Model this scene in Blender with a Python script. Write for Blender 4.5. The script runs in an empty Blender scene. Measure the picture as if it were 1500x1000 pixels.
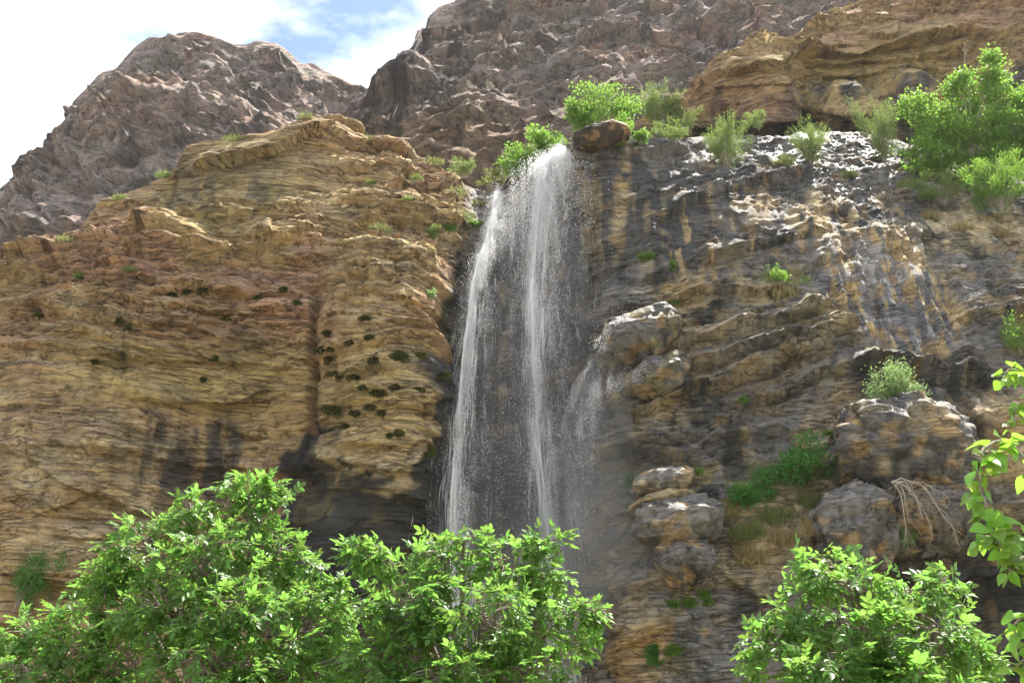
import bpy, math, random
import numpy as np
from mathutils import Matrix, Vector

random.seed(7)
RNG = np.random.default_rng(7)
SC = bpy.context.scene
COL = SC.collection

# ------------------------------------------------------------------ camera, light, exposure
PITCH = math.radians(24.0)
HFOV = math.radians(54.0)
FPX = 750.0 / math.tan(HFOV / 2)
CAM = np.array([0.0, 0.0, 1.6])
cam_data = bpy.data.cameras.new('camera')
cam_data.sensor_width = 36.0
cam_data.lens = 36.0 * FPX / 1500.0
cam_data.clip_start = 0.1
cam_data.clip_end = 3000
cam = bpy.data.objects.new('camera', cam_data)
cam.location = CAM
cam.rotation_euler = (math.pi / 2 + PITCH, 0, 0)
COL.objects.link(cam)
SC.camera = cam

SUN_ELEV = math.radians(65.0)
SUN_AZ = math.radians(52.0)          # to the right of straight ahead
sun_dir = Vector((math.sin(SUN_AZ) * math.cos(SUN_ELEV), math.cos(SUN_AZ) * math.cos(SUN_ELEV), math.sin(SUN_ELEV)))
sun_data = bpy.data.lights.new('sun', 'SUN')
sun_data.energy = 5.0
sun_data.angle = math.radians(0.5)
sun_data.color = (1.0, 0.95, 0.86)
sun = bpy.data.objects.new('sun', sun_data)
sun.rotation_euler = sun_dir.to_track_quat('Z', 'Y').to_euler()
sun.location = (30, 60, 120)
COL.objects.link(sun)

world = bpy.data.worlds.new('World')
SC.world = world
world.use_nodes = True
wn, wl = world.node_tree.nodes, world.node_tree.links
wn.clear()
w_out = wn.new('ShaderNodeOutputWorld')
w_bg = wn.new('ShaderNodeBackground')
w_sky = wn.new('ShaderNodeTexSky')
w_sky.sky_type = 'NISHITA'
w_sky.sun_disc = False
w_sky.sun_elevation = SUN_ELEV
w_sky.sun_rotation = SUN_AZ
w_sky.air_density = 1.0
w_sky.dust_density = 0.5
w_tc = wn.new('ShaderNodeTexCoord')
w_map = wn.new('ShaderNodeMapping')
w_map.inputs['Scale'].default_value = (1.0, 1.0, 1.6)
w_map.inputs['Location'].default_value = (0.10, -2.30, 0.74)
w_ns = wn.new('ShaderNodeTexNoise')
w_ns.inputs['Scale'].default_value = 3.4
w_ns.inputs['Detail'].default_value = 8.0
w_ns.inputs['Roughness'].default_value = 0.58
w_ns.inputs['Distortion'].default_value = 0.35
w_ramp = wn.new('ShaderNodeValToRGB')
w_ramp.color_ramp.elements[0].position = 0.37
w_ramp.color_ramp.elements[1].position = 0.60
w_mix = wn.new('ShaderNodeMix')
w_mix.data_type = 'RGBA'
w_mix.inputs[7].default_value = (5.6, 5.65, 5.7, 1)
wl.new(w_tc.outputs['Generated'], w_map.inputs['Vector'])
wl.new(w_map.outputs['Vector'], w_ns.inputs['Vector'])
wl.new(w_ns.outputs['Fac'], w_ramp.inputs['Fac'])
wl.new(w_ramp.outputs['Color'], w_mix.inputs[0])
w_dim = wn.new('ShaderNodeVectorMath')
w_dim.operation = 'SCALE'
w_dim.inputs['Scale'].default_value = 0.58
wl.new(w_sky.outputs['Color'], w_dim.inputs[0])
wl.new(w_dim.outputs[0], w_mix.inputs[6])
wl.new(w_mix.outputs[2], w_bg.inputs['Color'])
w_bg.inputs['Strength'].default_value = 0.14
wl.new(w_bg.outputs['Background'], w_out.inputs['Surface'])

SC.view_settings.view_transform = 'Standard'
SC.view_settings.look = 'None'
SC.view_settings.gamma = 1.0
SC.view_settings.use_curve_mapping = False
SC.view_settings.exposure = 1.70
SC.cycles.max_bounces = 14
SC.cycles.diffuse_bounces = 5
SC.cycles.transmission_bounces = 14
SC.cycles.volume_bounces = 1

# ------------------------------------------------------------------ projection helpers
SP, CP = math.sin(PITCH), math.cos(PITCH)


def at(px, py, Y):
    """the point at depth Y (metres along the ground) that the photograph shows at px, py"""
    rx = (px - 750.0)
    ru = (500.0 - py)
    ray = np.array([rx, FPX * CP - ru * SP, FPX * SP + ru * CP])
    return CAM + ray * (Y / ray[1])


def proj(P):
    d = P - CAM
    f = d[..., 1] * CP + d[..., 2] * SP
    u = -d[..., 1] * SP + d[..., 2] * CP
    f = np.maximum(f, 0.1)
    return 750.0 + FPX * d[..., 0] / f, 500.0 - FPX * u / f


def pxm(Y):
    """metres per photograph pixel at depth Y"""
    return Y / CP / FPX * 1.02


# ------------------------------------------------------------------ noise (numpy)
def _h(ix, iy, iz, seed):
    with np.errstate(over='ignore'):
        h = (ix.astype(np.uint32) * np.uint32(374761393) + iy.astype(np.uint32) * np.uint32(668265263)
             + iz.astype(np.uint32) * np.uint32(2147483647) + np.uint32((seed * 1274126177) & 0xffffffff))
        h = (h ^ (h >> np.uint32(13))) * np.uint32(1274126177)
        h = (h ^ (h >> np.uint32(15))) * np.uint32(2246822519)
        h = h ^ (h >> np.uint32(16))
    return h


def rnd(ix, iy, iz, seed):
    return _h(ix, iy, iz, seed).astype(np.float64) / 4294967295.0


def vnoise(x, y, z, seed=0):
    """smooth value noise in -1..1"""
    xi, yi, zi = np.floor(x).astype(np.int64), np.floor(y).astype(np.int64), np.floor(z).astype(np.int64)
    xf, yf, zf = x - xi, y - yi, z - zi
    u, v, w = [t * t * t * (t * (t * 6 - 15) + 10) for t in (xf, yf, zf)]
    r = 0
    for dx in (0, 1):
        for dy in (0, 1):
            for dz in (0, 1):
                wt = (u if dx else 1 - u) * (v if dy else 1 - v) * (w if dz else 1 - w)
                r = r + wt * rnd(xi + dx, yi + dy, zi + dz, seed)
    return r * 2 - 1


def fbm(x, y, z, scale=1.0, octs=4, seed=0, gain=0.5, lac=2.03):
    s, a, t = 0, 1.0, 0
    f = 1.0 / scale
    for o in range(octs):
        s = s + a * vnoise(x * f + 17.3 * o, y * f - 9.1 * o, z * f + 4.7 * o, seed + o * 31)
        t += a
        a *= gain
        f *= lac
    return s / t


def fbc(*a):
    return 1.6 * fbm(*a)


def ridged(x, y, z, scale=1.0, octs=4, seed=0):
    s, a, t = 0, 1.0, 0
    f = 1.0 / scale
    for o in range(octs):
        s = s + a * (1 - 2 * np.abs(vnoise(x * f + 7.7 * o, y * f + 3.1 * o, z * f, seed + o * 13)))
        t += a
        a *= 0.5
        f *= 2.1
    return s / t


def facets(x, y, z, scale, seed=0, tilt=0.8, step=0.6):
    """angular rock: every cell is a tilted plane with its own offset; second result is the distance to the cell's edge"""
    x, y, z = x / scale, y / scale, z / scale
    xi, yi, zi = np.floor(x).astype(np.int64), np.floor(y).astype(np.int64), np.floor(z).astype(np.int64)
    b1 = np.full(x.shape, 1e9)
    b2 = np.full(x.shape, 1e9)
    disp = np.zeros(x.shape)
    for dx in (-1, 0, 1):
        for dy in (-1, 0, 1):
            for dz in (-1, 0, 1):
                cx, cy, cz = xi + dx, yi + dy, zi + dz
                vx = x - (cx + rnd(cx, cy, cz, seed))
                vy = y - (cy + rnd(cx, cy, cz, seed + 1))
                vz = z - (cz + rnd(cx, cy, cz, seed + 2))
                d = vx * vx + vy * vy + vz * vz
                q = (vx * (rnd(cx, cy, cz, seed + 3) - .5) + vz * (rnd(cx, cy, cz, seed + 4) - .5)) * 2 * tilt + (rnd(cx, cy, cz, seed + 5) - .5) * step
                near = d < b1
                b2 = np.where(near, b1, np.minimum(b2, d))
                disp = np.where(near, q, disp)
                b1 = np.where(near, d, b1)
    return disp * scale, (np.sqrt(b2) - np.sqrt(b1)) * scale


def strata(x, z, dip, tmin, tmax, seed, warp=0.5, wscale=6.0, wmin=1.2, wmax=4.5):
    """bedded rock: returns per-point layer offset -.5..5, block offset -.5...5, distance to bedding plane, distance to joint, bulge 0..1"""
    rg = np.random.default_rng(seed)
    s = z + dip * x + warp * fbm(x, x * 0 + seed, z, wscale, 3, seed) + 0.10 * fbm(x, x * 0, z, 0.9, 2, seed + 5)
    n = int((s.max() - s.min()) / tmin) + 8
    th = rg.uniform(tmin, tmax, n) * np.where(rg.random(n) < .2, 1.9, 1.0)
    edges = s.min() - 1 + np.cumsum(th)
    i = np.searchsorted(edges, s)
    i = np.clip(i, 1, n - 1)
    f = (s - edges[i - 1]) / th[i]
    lay = rg.random(n)[i] - .5
    w = rg.uniform(wmin, wmax, n)[i]
    bx = (x + 0.35 * fbm(x, x * 0, z, 1.5, 2, seed + 9)) / w + rg.random(n)[i] * 7
    bi = np.floor(bx)
    bf = bx - bi
    blk = rnd(bi.astype(np.int64), i.astype(np.int64), i.astype(np.int64) * 0, seed + 3) - .5
    dj = np.minimum(bf, 1 - bf) * w
    db = np.minimum(f, 1 - f) * th[i]
    bulge = 1 - np.abs(2 * f - 1) ** 4
    return lay, blk, db, dj, bulge


def beds(x, z, dip, tmin, tmax, seed, warp=0.8, wscale=7.0, lat=5.0, wmin=1.0, wmax=4.0, flat=0.0):
    """beds with an undercut lip: returns profile (1 at the lip, 0 at the bed's back), lateral strength -1..1, block offset -.5...5, distance to the bedding plane"""
    rg = np.random.default_rng(seed)
    s = z + dip * x + warp * fbm(x, x * 0 + seed, z, wscale, 3, seed) + 0.22 * tmin * fbm(x, x * 0, z, tmin * 2.2, 3, seed + 5)
    n = int((s.max() - s.min()) / tmin) + 8
    th = tmin * (tmax / tmin) ** rg.random(n)
    edges = s.min() - 1 + np.cumsum(th)
    i = np.clip(np.searchsorted(edges, s), 1, n - 1)
    f = np.clip((s - edges[i - 1]) / th[i], 0, 1)
    nl = vnoise(x / lat, i * 7.31, z * 0 + seed, seed + 2) * .7 + .5 * vnoise(x / (lat * .27), i * 3.77, z * 0 + seed, seed + 4)
    w = rg.uniform(wmin, wmax, n)[i]
    bx = (x + .3 * fbm(x, x * 0, z, 1.2, 2, seed + 9)) / w + rg.random(n)[i] * 7
    bi = np.floor(bx)
    blk = rnd(bi.astype(np.int64), i.astype(np.int64), i.astype(np.int64) * 0, seed + 3) - .5
    prof = (1 - flat) * (1 - f) ** .8 + flat * (1 - .25 * f) * (1 - smooth(.84, 1, f))
    return prof, nl, blk, f * th[i]


def smooth(a, b, t):
    u = np.clip((t - a) / (b - a), 0, 1)
    return u * u * (3 - 2 * u)


def tps(pts, vals, reg=0.02):
    pts = np.asarray(pts, float)
    n = len(pts)

    def k(r2):
        return 0.5 * r2 * np.log(r2 + 1e-9)
    d2 = ((pts[:, None] - pts[None]) ** 2).sum(-1)
    A = np.zeros((n + 3, n + 3))
    A[:n, :n] = k(d2) + reg * np.eye(n)
    A[:n, n] = A[n, :n] = 1
    A[:n, n + 1:] = pts
    A[n + 1:, :n] = pts.T
    w = np.linalg.solve(A, np.concatenate([vals, np.zeros(3)]))

    def f(x, z):
        r = w[n] + w[n + 1] * x + w[n + 2] * z
        for j in range(n):
            r = r + w[j] * k((x - pts[j, 0]) ** 2 + (z - pts[j, 1]) ** 2)
        return r
    return f


def ell(px, py, cx, cy, rx, ry, rot=0.0, soft=0.5):
    c, s = math.cos(math.radians(rot)), math.sin(math.radians(rot))
    dx, dy = px - cx, py - cy
    u, v = (c * dx + s * dy) / rx, (-s * dx + c * dy) / ry
    return 1 - smooth(1 - soft, 1 + soft, np.sqrt(u * u + v * v))


def poly(px, py, pts, soft=8.0):
    """soft mask of a polygon, 1 inside"""
    pts = np.asarray(pts, float)
    inside = np.zeros(px.shape, bool)
    dmin = np.full(px.shape, 1e9)
    for i in range(len(pts)):
        x0, y0 = pts[i]
        x1, y1 = pts[(i + 1) % len(pts)]
        c = ((y0 > py) != (y1 > py)) & (px < (x1 - x0) * (py - y0) / (y1 - y0 + 1e-12) + x0)
        inside ^= c
        t = np.clip(((px - x0) * (x1 - x0) + (py - y0) * (y1 - y0)) / ((x1 - x0) ** 2 + (y1 - y0) ** 2 + 1e-9), 0, 1)
        dmin = np.minimum(dmin, np.hypot(px - x0 - t * (x1 - x0), py - y0 - t * (y1 - y0)))
    sd = np.where(inside, dmin, -dmin)
    return smooth(-soft, soft, sd)


# ------------------------------------------------------------------ mesh helpers
def np_mesh(name, V, F, smooth_shade=False, col=None, wet=None):
    V = np.ascontiguousarray(V, dtype=np.float32).reshape(-1, 3)
    F = np.ascontiguousarray(F, dtype=np.int32)
    me = bpy.data.meshes.new(name)
    me.vertices.add(len(V))
    me.vertices.foreach_set('co', V.ravel())
    n, k = F.shape
    me.loops.add(n * k)
    me.loops.foreach_set('vertex_index', F.ravel())
    me.polygons.add(n)
    me.polygons.foreach_set('loop_start', np.arange(0, n * k, k, dtype=np.int32))
    if smooth_shade:
        me.polygons.foreach_set('use_smooth', np.ones(n, bool))
    me.update(calc_edges=True)
    if col is not None:
        a = me.color_attributes.new('Col', 'FLOAT_COLOR', 'POINT')
        c = np.ones((len(V), 4), np.float32)
        c[:, :3] = col
        if wet is not None:
            c[:, 3] = wet
        a.data.foreach_set('color', c.ravel())
    return me


def link(name, me, mat=None, parent=None, loc=None):
    o = bpy.data.objects.new(name, me)
    COL.objects.link(o)
    if mat is not None and me is not None and not me.materials:
        me.materials.append(mat)
    if parent is not None:
        o.parent = parent
    if loc is not None:
        o.location = loc
    return o


def tag(o, label=None, cat=None, group=None, kind=None):
    if label:
        o['label'] = label
    if cat:
        o['category'] = cat
    if group:
        o['group'] = group
    if kind:
        o['kind'] = kind
    return o


def empty(name, loc, label, cat, group=None):
    o = bpy.data.objects.new(name, None)
    o.empty_display_size = 0.3
    COL.objects.link(o)
    o.location = loc
    return tag(o, label, cat, group)


class Geo:
    """collects pieces, all quads or triangles stored as quads/tris in one triangle list"""

    def __init__(self):
        self.V, self.F, self.n = [], [], 0

    def add(self, V, F):
        V = np.asarray(V, float)
        F = np.asarray(F, int)
        if F.shape[1] == 4:
            F = np.concatenate([F[:, [0, 1, 2]], F[:, [0, 2, 3]]])
        self.V.append(V)
        self.F.append(F + self.n)
        self.n += len(V)

    def tube(self, pts, rad, sides=5):
        pts = np.asarray(pts, float)
        m = len(pts)
        rad = np.broadcast_to(np.asarray(rad, float), (m,))
        tan = np.gradient(pts, axis=0)
        tan /= np.linalg.norm(tan, axis=1)[:, None] + 1e-9
        ref = np.array([0.31, 0.17, 0.94]) if abs(tan[0, 2]) < .8 else np.array([1.0, 0.1, 0])
        a = np.cross(tan, ref)
        a /= np.linalg.norm(a, axis=1)[:, None] + 1e-9
        b = np.cross(tan, a)
        th = np.arange(sides) * 2 * math.pi / sides
        ring = pts[:, None] + rad[:, None, None] * (a[:, None] * np.cos(th)[None, :, None] + b[:, None] * np.sin(th)[None, :, None])
        V = ring.reshape(-1, 3)
        i = np.arange(m - 1)[:, None] * sides
        j = np.arange(sides)[None]
        jn = (j + 1) % sides
        F = np.stack([i + j, i + jn, i + sides + jn, i + sides + j], -1).reshape(-1, 4)
        self.add(V, F)
        cap = (m - 1) * sides + np.arange(sides)
        V2 = np.concatenate([V[cap], [pts[-1]]])
        self.add(V2, [[k, (k + 1) % sides, sides] for k in range(sides)])

    def arrays(self, off=None):
        V = np.concatenate(self.V)
        if off is not None:
            V = V - np.asarray(off)
        return V, np.concatenate(self.F)

    def build(self, name, mat, parent=None, off=None, smooth_shade=False):
        V, F = self.arrays(off)
        return link(name, np_mesh(name, V, F, smooth_shade), mat, parent)


# ------------------------------------------------------------------ materials
def new_mat(name):
    m = bpy.data.materials.new(name)
    m.use_nodes = True
    nt = m.node_tree
    nt.nodes.clear()
    out = nt.nodes.new('ShaderNodeOutputMaterial')
    return m, nt, nt.nodes, nt.links, out


def noise_node(N, L, vec, scale, detail=5, rough=0.6):
    t = N.new('ShaderNodeTexNoise')
    t.inputs['Scale'].default_value = scale
    t.inputs['Detail'].default_value = detail
    t.inputs['Roughness'].default_value = rough
    L.new(vec, t.inputs['Vector'])
    return t.outputs['Fac']


def math_node(N, L, op, a, b=None, clamp=False):
    m = N.new('ShaderNodeMath')
    m.operation = op
    m.use_clamp = clamp
    for i, v in enumerate((a, b)):
        if v is None:
            continue
        if isinstance(v, (int, float)):
            m.inputs[i].default_value = v
        else:
            L.new(v, m.inputs[i])
    return m.outputs[0]


def map_range(N, L, v, a, b, c, d):
    m = N.new('ShaderNodeMapRange')
    m.inputs['From Min'].default_value = a
    m.inputs['From Max'].default_value = b
    m.inputs['To Min'].default_value = c
    m.inputs['To Max'].default_value = d
    L.new(v, m.inputs['Value'])
    return m.outputs['Result']


def rock_mat(name, grain=1.0, bump=0.12, dip=(0, 0, 0), bed=4.0, rough=0.9):
    m, nt, N, L, out = new_mat(name)
    p = N.new('ShaderNodeBsdfPrincipled')
    L.new(p.outputs[0], out.inputs['Surface'])
    at_ = N.new('ShaderNodeAttribute')
    at_.attribute_name = 'Col'
    tc = N.new('ShaderNodeTexCoord')
    mp = N.new('ShaderNodeMapping')
    mp.inputs['Scale'].default_value = (1, 1, 1)
    L.new(tc.outputs['Object'], mp.inputs['Vector'])
    mb = N.new('ShaderNodeMapping')
    mb.inputs['Rotation'].default_value = dip
    mb.inputs['Scale'].default_value = (0.5, 0.5, bed)
    L.new(tc.outputs['Object'], mb.inputs['Vector'])
    n1 = noise_node(N, L, mp.outputs[0], 1.3 / grain, 9, 0.68)
    n2 = noise_node(N, L, mp.outputs[0], 9.0 / grain, 6, 0.7)
    n3 = noise_node(N, L, mb.outputs[0], 0.9 / grain, 7, 0.62)
    def crack_net(scale, vec_scale, dist, width, rot):
        m1 = N.new('ShaderNodeMapping')
        m1.inputs['Rotation'].default_value = rot
        m1.inputs['Scale'].default_value = vec_scale
        nw = N.new('ShaderNodeTexNoise')
        nw.inputs['Scale'].default_value = 0.8 / grain
        nw.inputs['Detail'].default_value = 6
        nw.inputs['Roughness'].default_value = .6
        L.new(tc.outputs['Object'], nw.inputs['Vector'])
        ma = N.new('ShaderNodeVectorMath')
        ma.operation = 'MULTIPLY_ADD'
        ma.inputs[1].default_value = (dist * grain,) * 3
        L.new(nw.outputs['Color'], ma.inputs[0])
        L.new(tc.outputs['Object'], ma.inputs[2])
        L.new(ma.outputs[0], m1.inputs['Vector'])
        v = N.new('ShaderNodeTexVoronoi')
        v.feature = 'DISTANCE_TO_EDGE'
        v.inputs['Scale'].default_value = scale / grain
        L.new(m1.outputs[0], v.inputs['Vector'])
        return map_range(N, L, v.outputs['Distance'], 0.0, width, 0.0, 1.0)
    nf = N.new('ShaderNodeTexNoise')
    nf.inputs['Scale'].default_value = 0.5 / grain
    nf.inputs['Detail'].default_value = 3
    L.new(tc.outputs['Object'], nf.inputs['Vector'])
    c1 = crack_net(0.9, (.30, .30, 1.7), .6, .03, dip)
    c2 = crack_net(1.6, (.22, .22, 2.4), .35, .07, dip)
    hide = map_range(N, L, nf.outputs['Fac'], .34, .48, 0.0, 1.0)
    hide2 = map_range(N, L, nf.outputs['Fac'], .42, .60, 1.0, 0.0)
    c1 = math_node(N, L, 'MAXIMUM', c1, hide, True)
    c2 = math_node(N, L, 'MAXIMUM', c2, hide2, True)
    crack = math_node(N, L, 'MINIMUM', c1, c2, True)
    mc = N.new('ShaderNodeMapping')
    mc.inputs['Rotation'].default_value = dip
    mc.inputs['Scale'].default_value = (0.38, 0.38, 1.5 * bed / 4)
    L.new(tc.outputs['Object'], mc.inputs['Vector'])
    n4 = noise_node(N, L, mc.outputs[0], 1.5 / grain, 10, 0.72)
    n5 = noise_node(N, L, mp.outputs[0], 0.55 / grain, 6, 0.62)
    lines = math_node(N, L, 'ABSOLUTE', math_node(N, L, 'SUBTRACT', n4, 0.5))
    lines = map_range(N, L, lines, 0.0, 0.018, 0.0, 1.0)
    lines = math_node(N, L, 'MAXIMUM', lines, map_range(N, L, n5, .42, .54, 1.0, 0.0), True)
    # colour: attribute x mottling
    k1 = map_range(N, L, n1, 0.3, 0.7, 0.72, 1.28)
    k2 = map_range(N, L, n2, 0.3, 0.7, 0.82, 1.18)
    k3 = map_range(N, L, n3, 0.3, 0.7, 0.74, 1.26)
    kk = math_node(N, L, 'MULTIPLY', math_node(N, L, 'MULTIPLY', k1, k2), k3)
    ck = map_range(N, L, crack, 0, 1, 0.46, 1.0)
    kk = math_node(N, L, 'MULTIPLY', kk, ck)
    kk = math_node(N, L, 'MULTIPLY', kk, map_range(N, L, lines, 0, 1, 0.55, 1.0))
    n6 = noise_node(N, L, mp.outputs[0], 26.0 / grain, 4, 0.7)
    kk = math_node(N, L, 'MULTIPLY', kk, map_range(N, L, n6, .3, .7, .8, 1.2))
    vm = N.new('ShaderNodeVectorMath')
    vm.operation = 'SCALE'
    L.new(at_.outputs['Color'], vm.inputs[0])
    L.new(kk, vm.inputs['Scale'])
    hs = N.new('ShaderNodeHueSaturation')
    L.new(vm.outputs[0], hs.inputs['Color'])
    L.new(map_range(N, L, n1, 0.3, 0.7, 0.492, 0.508), hs.inputs['Hue'])
    L.new(map_range(N, L, n3, 0.3, 0.7, 0.85, 1.12), hs.inputs['Saturation'])
    L.new(hs.outputs[0], p.inputs['Base Color'])
    wet_r = math_node(N, L, 'SUBTRACT', 1.0, at_.outputs['Alpha'])
    r = map_range(N, L, wet_r, 0, 1, 0.25, rough)
    r = math_node(N, L, 'ADD', r, map_range(N, L, n2, .3, .7, -0.06, 0.08))
    L.new(r, p.inputs['Roughness'])
    L.new(map_range(N, L, wet_r, 0, 1, 0.6, 0.25), p.inputs['Specular IOR Level'])
    h = math_node(N, L, 'ADD', math_node(N, L, 'MULTIPLY', n1, 0.40), math_node(N, L, 'MULTIPLY', n2, 0.34))
    h = math_node(N, L, 'ADD', h, math_node(N, L, 'MULTIPLY', n3, 0.55))
    h = math_node(N, L, 'ADD', h, math_node(N, L, 'MULTIPLY', crack, 0.45))
    h = math_node(N, L, 'ADD', h, math_node(N, L, 'MULTIPLY', lines, 0.22))
    h = math_node(N, L, 'ADD', h, math_node(N, L, 'MULTIPLY', n6, 0.16))
    h = math_node(N, L, 'ADD', h, math_node(N, L, 'MULTIPLY', n4, 0.35))
    bp = N.new('ShaderNodeBump')
    bp.inputs['Strength'].default_value = 1.0
    bp.inputs['Distance'].default_value = bump * 4.5 * grain
    L.new(h, bp.inputs['Height'])
    L.new(bp.outputs[0], p.inputs['Normal'])
    return m


def leaf_mat(name, c_diff, c_trans, gloss=0.35, spec=0.5, trans=0.45, var=0.3):
    m, nt, N, L, out = new_mat(name)
    p = N.new('ShaderNodeBsdfPrincipled')
    t = N.new('ShaderNodeBsdfTranslucent')
    mx = N.new('ShaderNodeMixShader')
    mx.inputs[0].default_value = trans
    g = N.new('ShaderNodeNewGeometry')
    r = g.outputs['Random Per Island']
    oi = N.new('ShaderNodeObjectInfo')
    rr = math_node(N, L, 'FRACT', math_node(N, L, 'ADD', r, oi.outputs['Random']))
    tc = N.new('ShaderNodeTexCoord')
    for sock, c in ((p.inputs['Base Color'], c_diff), (t.inputs['Color'], c_trans)):
        hs = N.new('ShaderNodeHueSaturation')
        hs.inputs['Color'].default_value = (*c, 1)
        L.new(map_range(N, L, rr, 0, 1, 0.5 - 0.022, 0.5 + 0.018), hs.inputs['Hue'])
        L.new(map_range(N, L, rr, 0, 1, 1 - var, 1 + var), hs.inputs['Value'])
        L.new(hs.outputs[0], sock)
    p.inputs['Roughness'].default_value = gloss
    p.inputs['Specular IOR Level'].default_value = spec
    L.new(p.outputs[0], mx.inputs[1])
    L.new(t.outputs[0], mx.inputs[2])
    L.new(mx.outputs[0], out.inputs['Surface'])
    return m


def plain_mat(name, c, rough=0.85, var=0.35, scale=6.0, spec=0.25):
    m, nt, N, L, out = new_mat(name)
    p = N.new('ShaderNodeBsdfPrincipled')
    tc = N.new('ShaderNodeTexCoord')
    n = noise_node(N, L, tc.outputs['Object'], scale, 5, 0.6)
    vm = N.new('ShaderNodeVectorMath')
    vm.operation = 'SCALE'
    vm.inputs[0].default_value = c
    L.new(map_range(N, L, n, 0.3, 0.7, 1 - var, 1 + var), vm.inputs['Scale'])
    L.new(vm.outputs[0], p.inputs['Base Color'])
    p.inputs['Roughness'].default_value = rough
    p.inputs['Specular IOR Level'].default_value = spec
    bp = N.new('ShaderNodeBump')
    bp.inputs['Distance'].default_value = 0.02
    L.new(n, bp.inputs['Height'])
    L.new(bp.outputs[0], p.inputs['Normal'])
    L.new(p.outputs[0], out.inputs['Surface'])
    return m


def water_mat():
    m, nt, N, L, out = new_mat('falling_water')
    d = N.new('ShaderNodeBsdfDiffuse')
    d.inputs['Color'].default_value = (0.985, 0.985, 0.99, 1)
    t = N.new('ShaderNodeBsdfTranslucent')
    t.inputs['Color'].default_value = (0.985, 0.985, 0.99, 1)
    g = N.new('ShaderNodeBsdfGlossy')
    g.inputs['Roughness'].default_value = 0.25
    m1 = N.new('ShaderNodeMixShader')
    m1.inputs[0].default_value = 0.6
    m2 = N.new('ShaderNodeMixShader')
    m2.inputs[0].default_value = 0.12
    L.new(d.outputs[0], m1.inputs[1])
    L.new(t.outputs[0], m1.inputs[2])
    L.new(m1.outputs[0], m2.inputs[1])
    L.new(g.outputs[0], m2.inputs[2])
    L.new(m2.outputs[0], out.inputs['Surface'])
    return m


M_CLIFF = rock_mat('bedded_cliff_rock', 1.0, 0.05, (0, 0.02, 0), 5.0)
M_WET = rock_mat('wet_cliff_rock', 1.0, 0.06, (0, 0.22, 0), 2.6)
M_MOUNT = rock_mat('mountain_rock', 2.4, 0.13, (0, 0.1, 0), 2.2)
M_BOULD = rock_mat('boulder_rock', 0.6, 0.05, (0, 0.1, 0), 1.2)
M_WALNUT = leaf_mat('walnut_leaf', (0.09, 0.175, 0.038), (0.205, 0.39, 0.065), 0.42, 0.38, 0.5, .42)
M_BROAD = leaf_mat('broad_leaf', (0.12, 0.24, 0.03), (0.26, 0.46, 0.05), 0.4, 0.45, 0.5)
M_SHRUB = leaf_mat('shrub_leaf', (0.115, 0.21, 0.035), (0.25, 0.43, 0.065), 0.5, 0.3, 0.46)
M_WILLOW = leaf_mat('willow_leaf', (0.145, 0.20, 0.06), (0.25, 0.34, 0.09), 0.55, 0.3, 0.4)
M_GRASS = leaf_mat('grass_blade', (0.16, 0.19, 0.06), (0.26, 0.30, 0.09), 0.6, 0.2, 0.4)
M_STRAW = leaf_mat('dry_grass_blade', (0.30, 0.24, 0.11), (0.3, 0.25, 0.1), 0.7, 0.2, 0.3)
M_HERB = leaf_mat('herb_leaf', (0.07, 0.19, 0.035), (0.14, 0.36, 0.06), 0.5, 0.3, 0.4)
M_MOSS = leaf_mat('moss', (0.075, 0.072, 0.024), (0.09, 0.10, 0.03), 0.8, 0.1, 0.2)
M_BARK = plain_mat('bark', (0.24, 0.20, 0.16), 0.9, 0.4, 14)
M_TWIG = plain_mat('dead_twig', (0.36, 0.31, 0.26), 0.9, 0.3, 14)
M_WATER = water_mat()
M_GROUND = plain_mat('valley_soil', (0.17, 0.15, 0.09), 0.95, 0.4, 0.6)

# ------------------------------------------------------------------ rock faces
FRONT = []   # displaced points of the near faces, for setting plants on them


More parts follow.
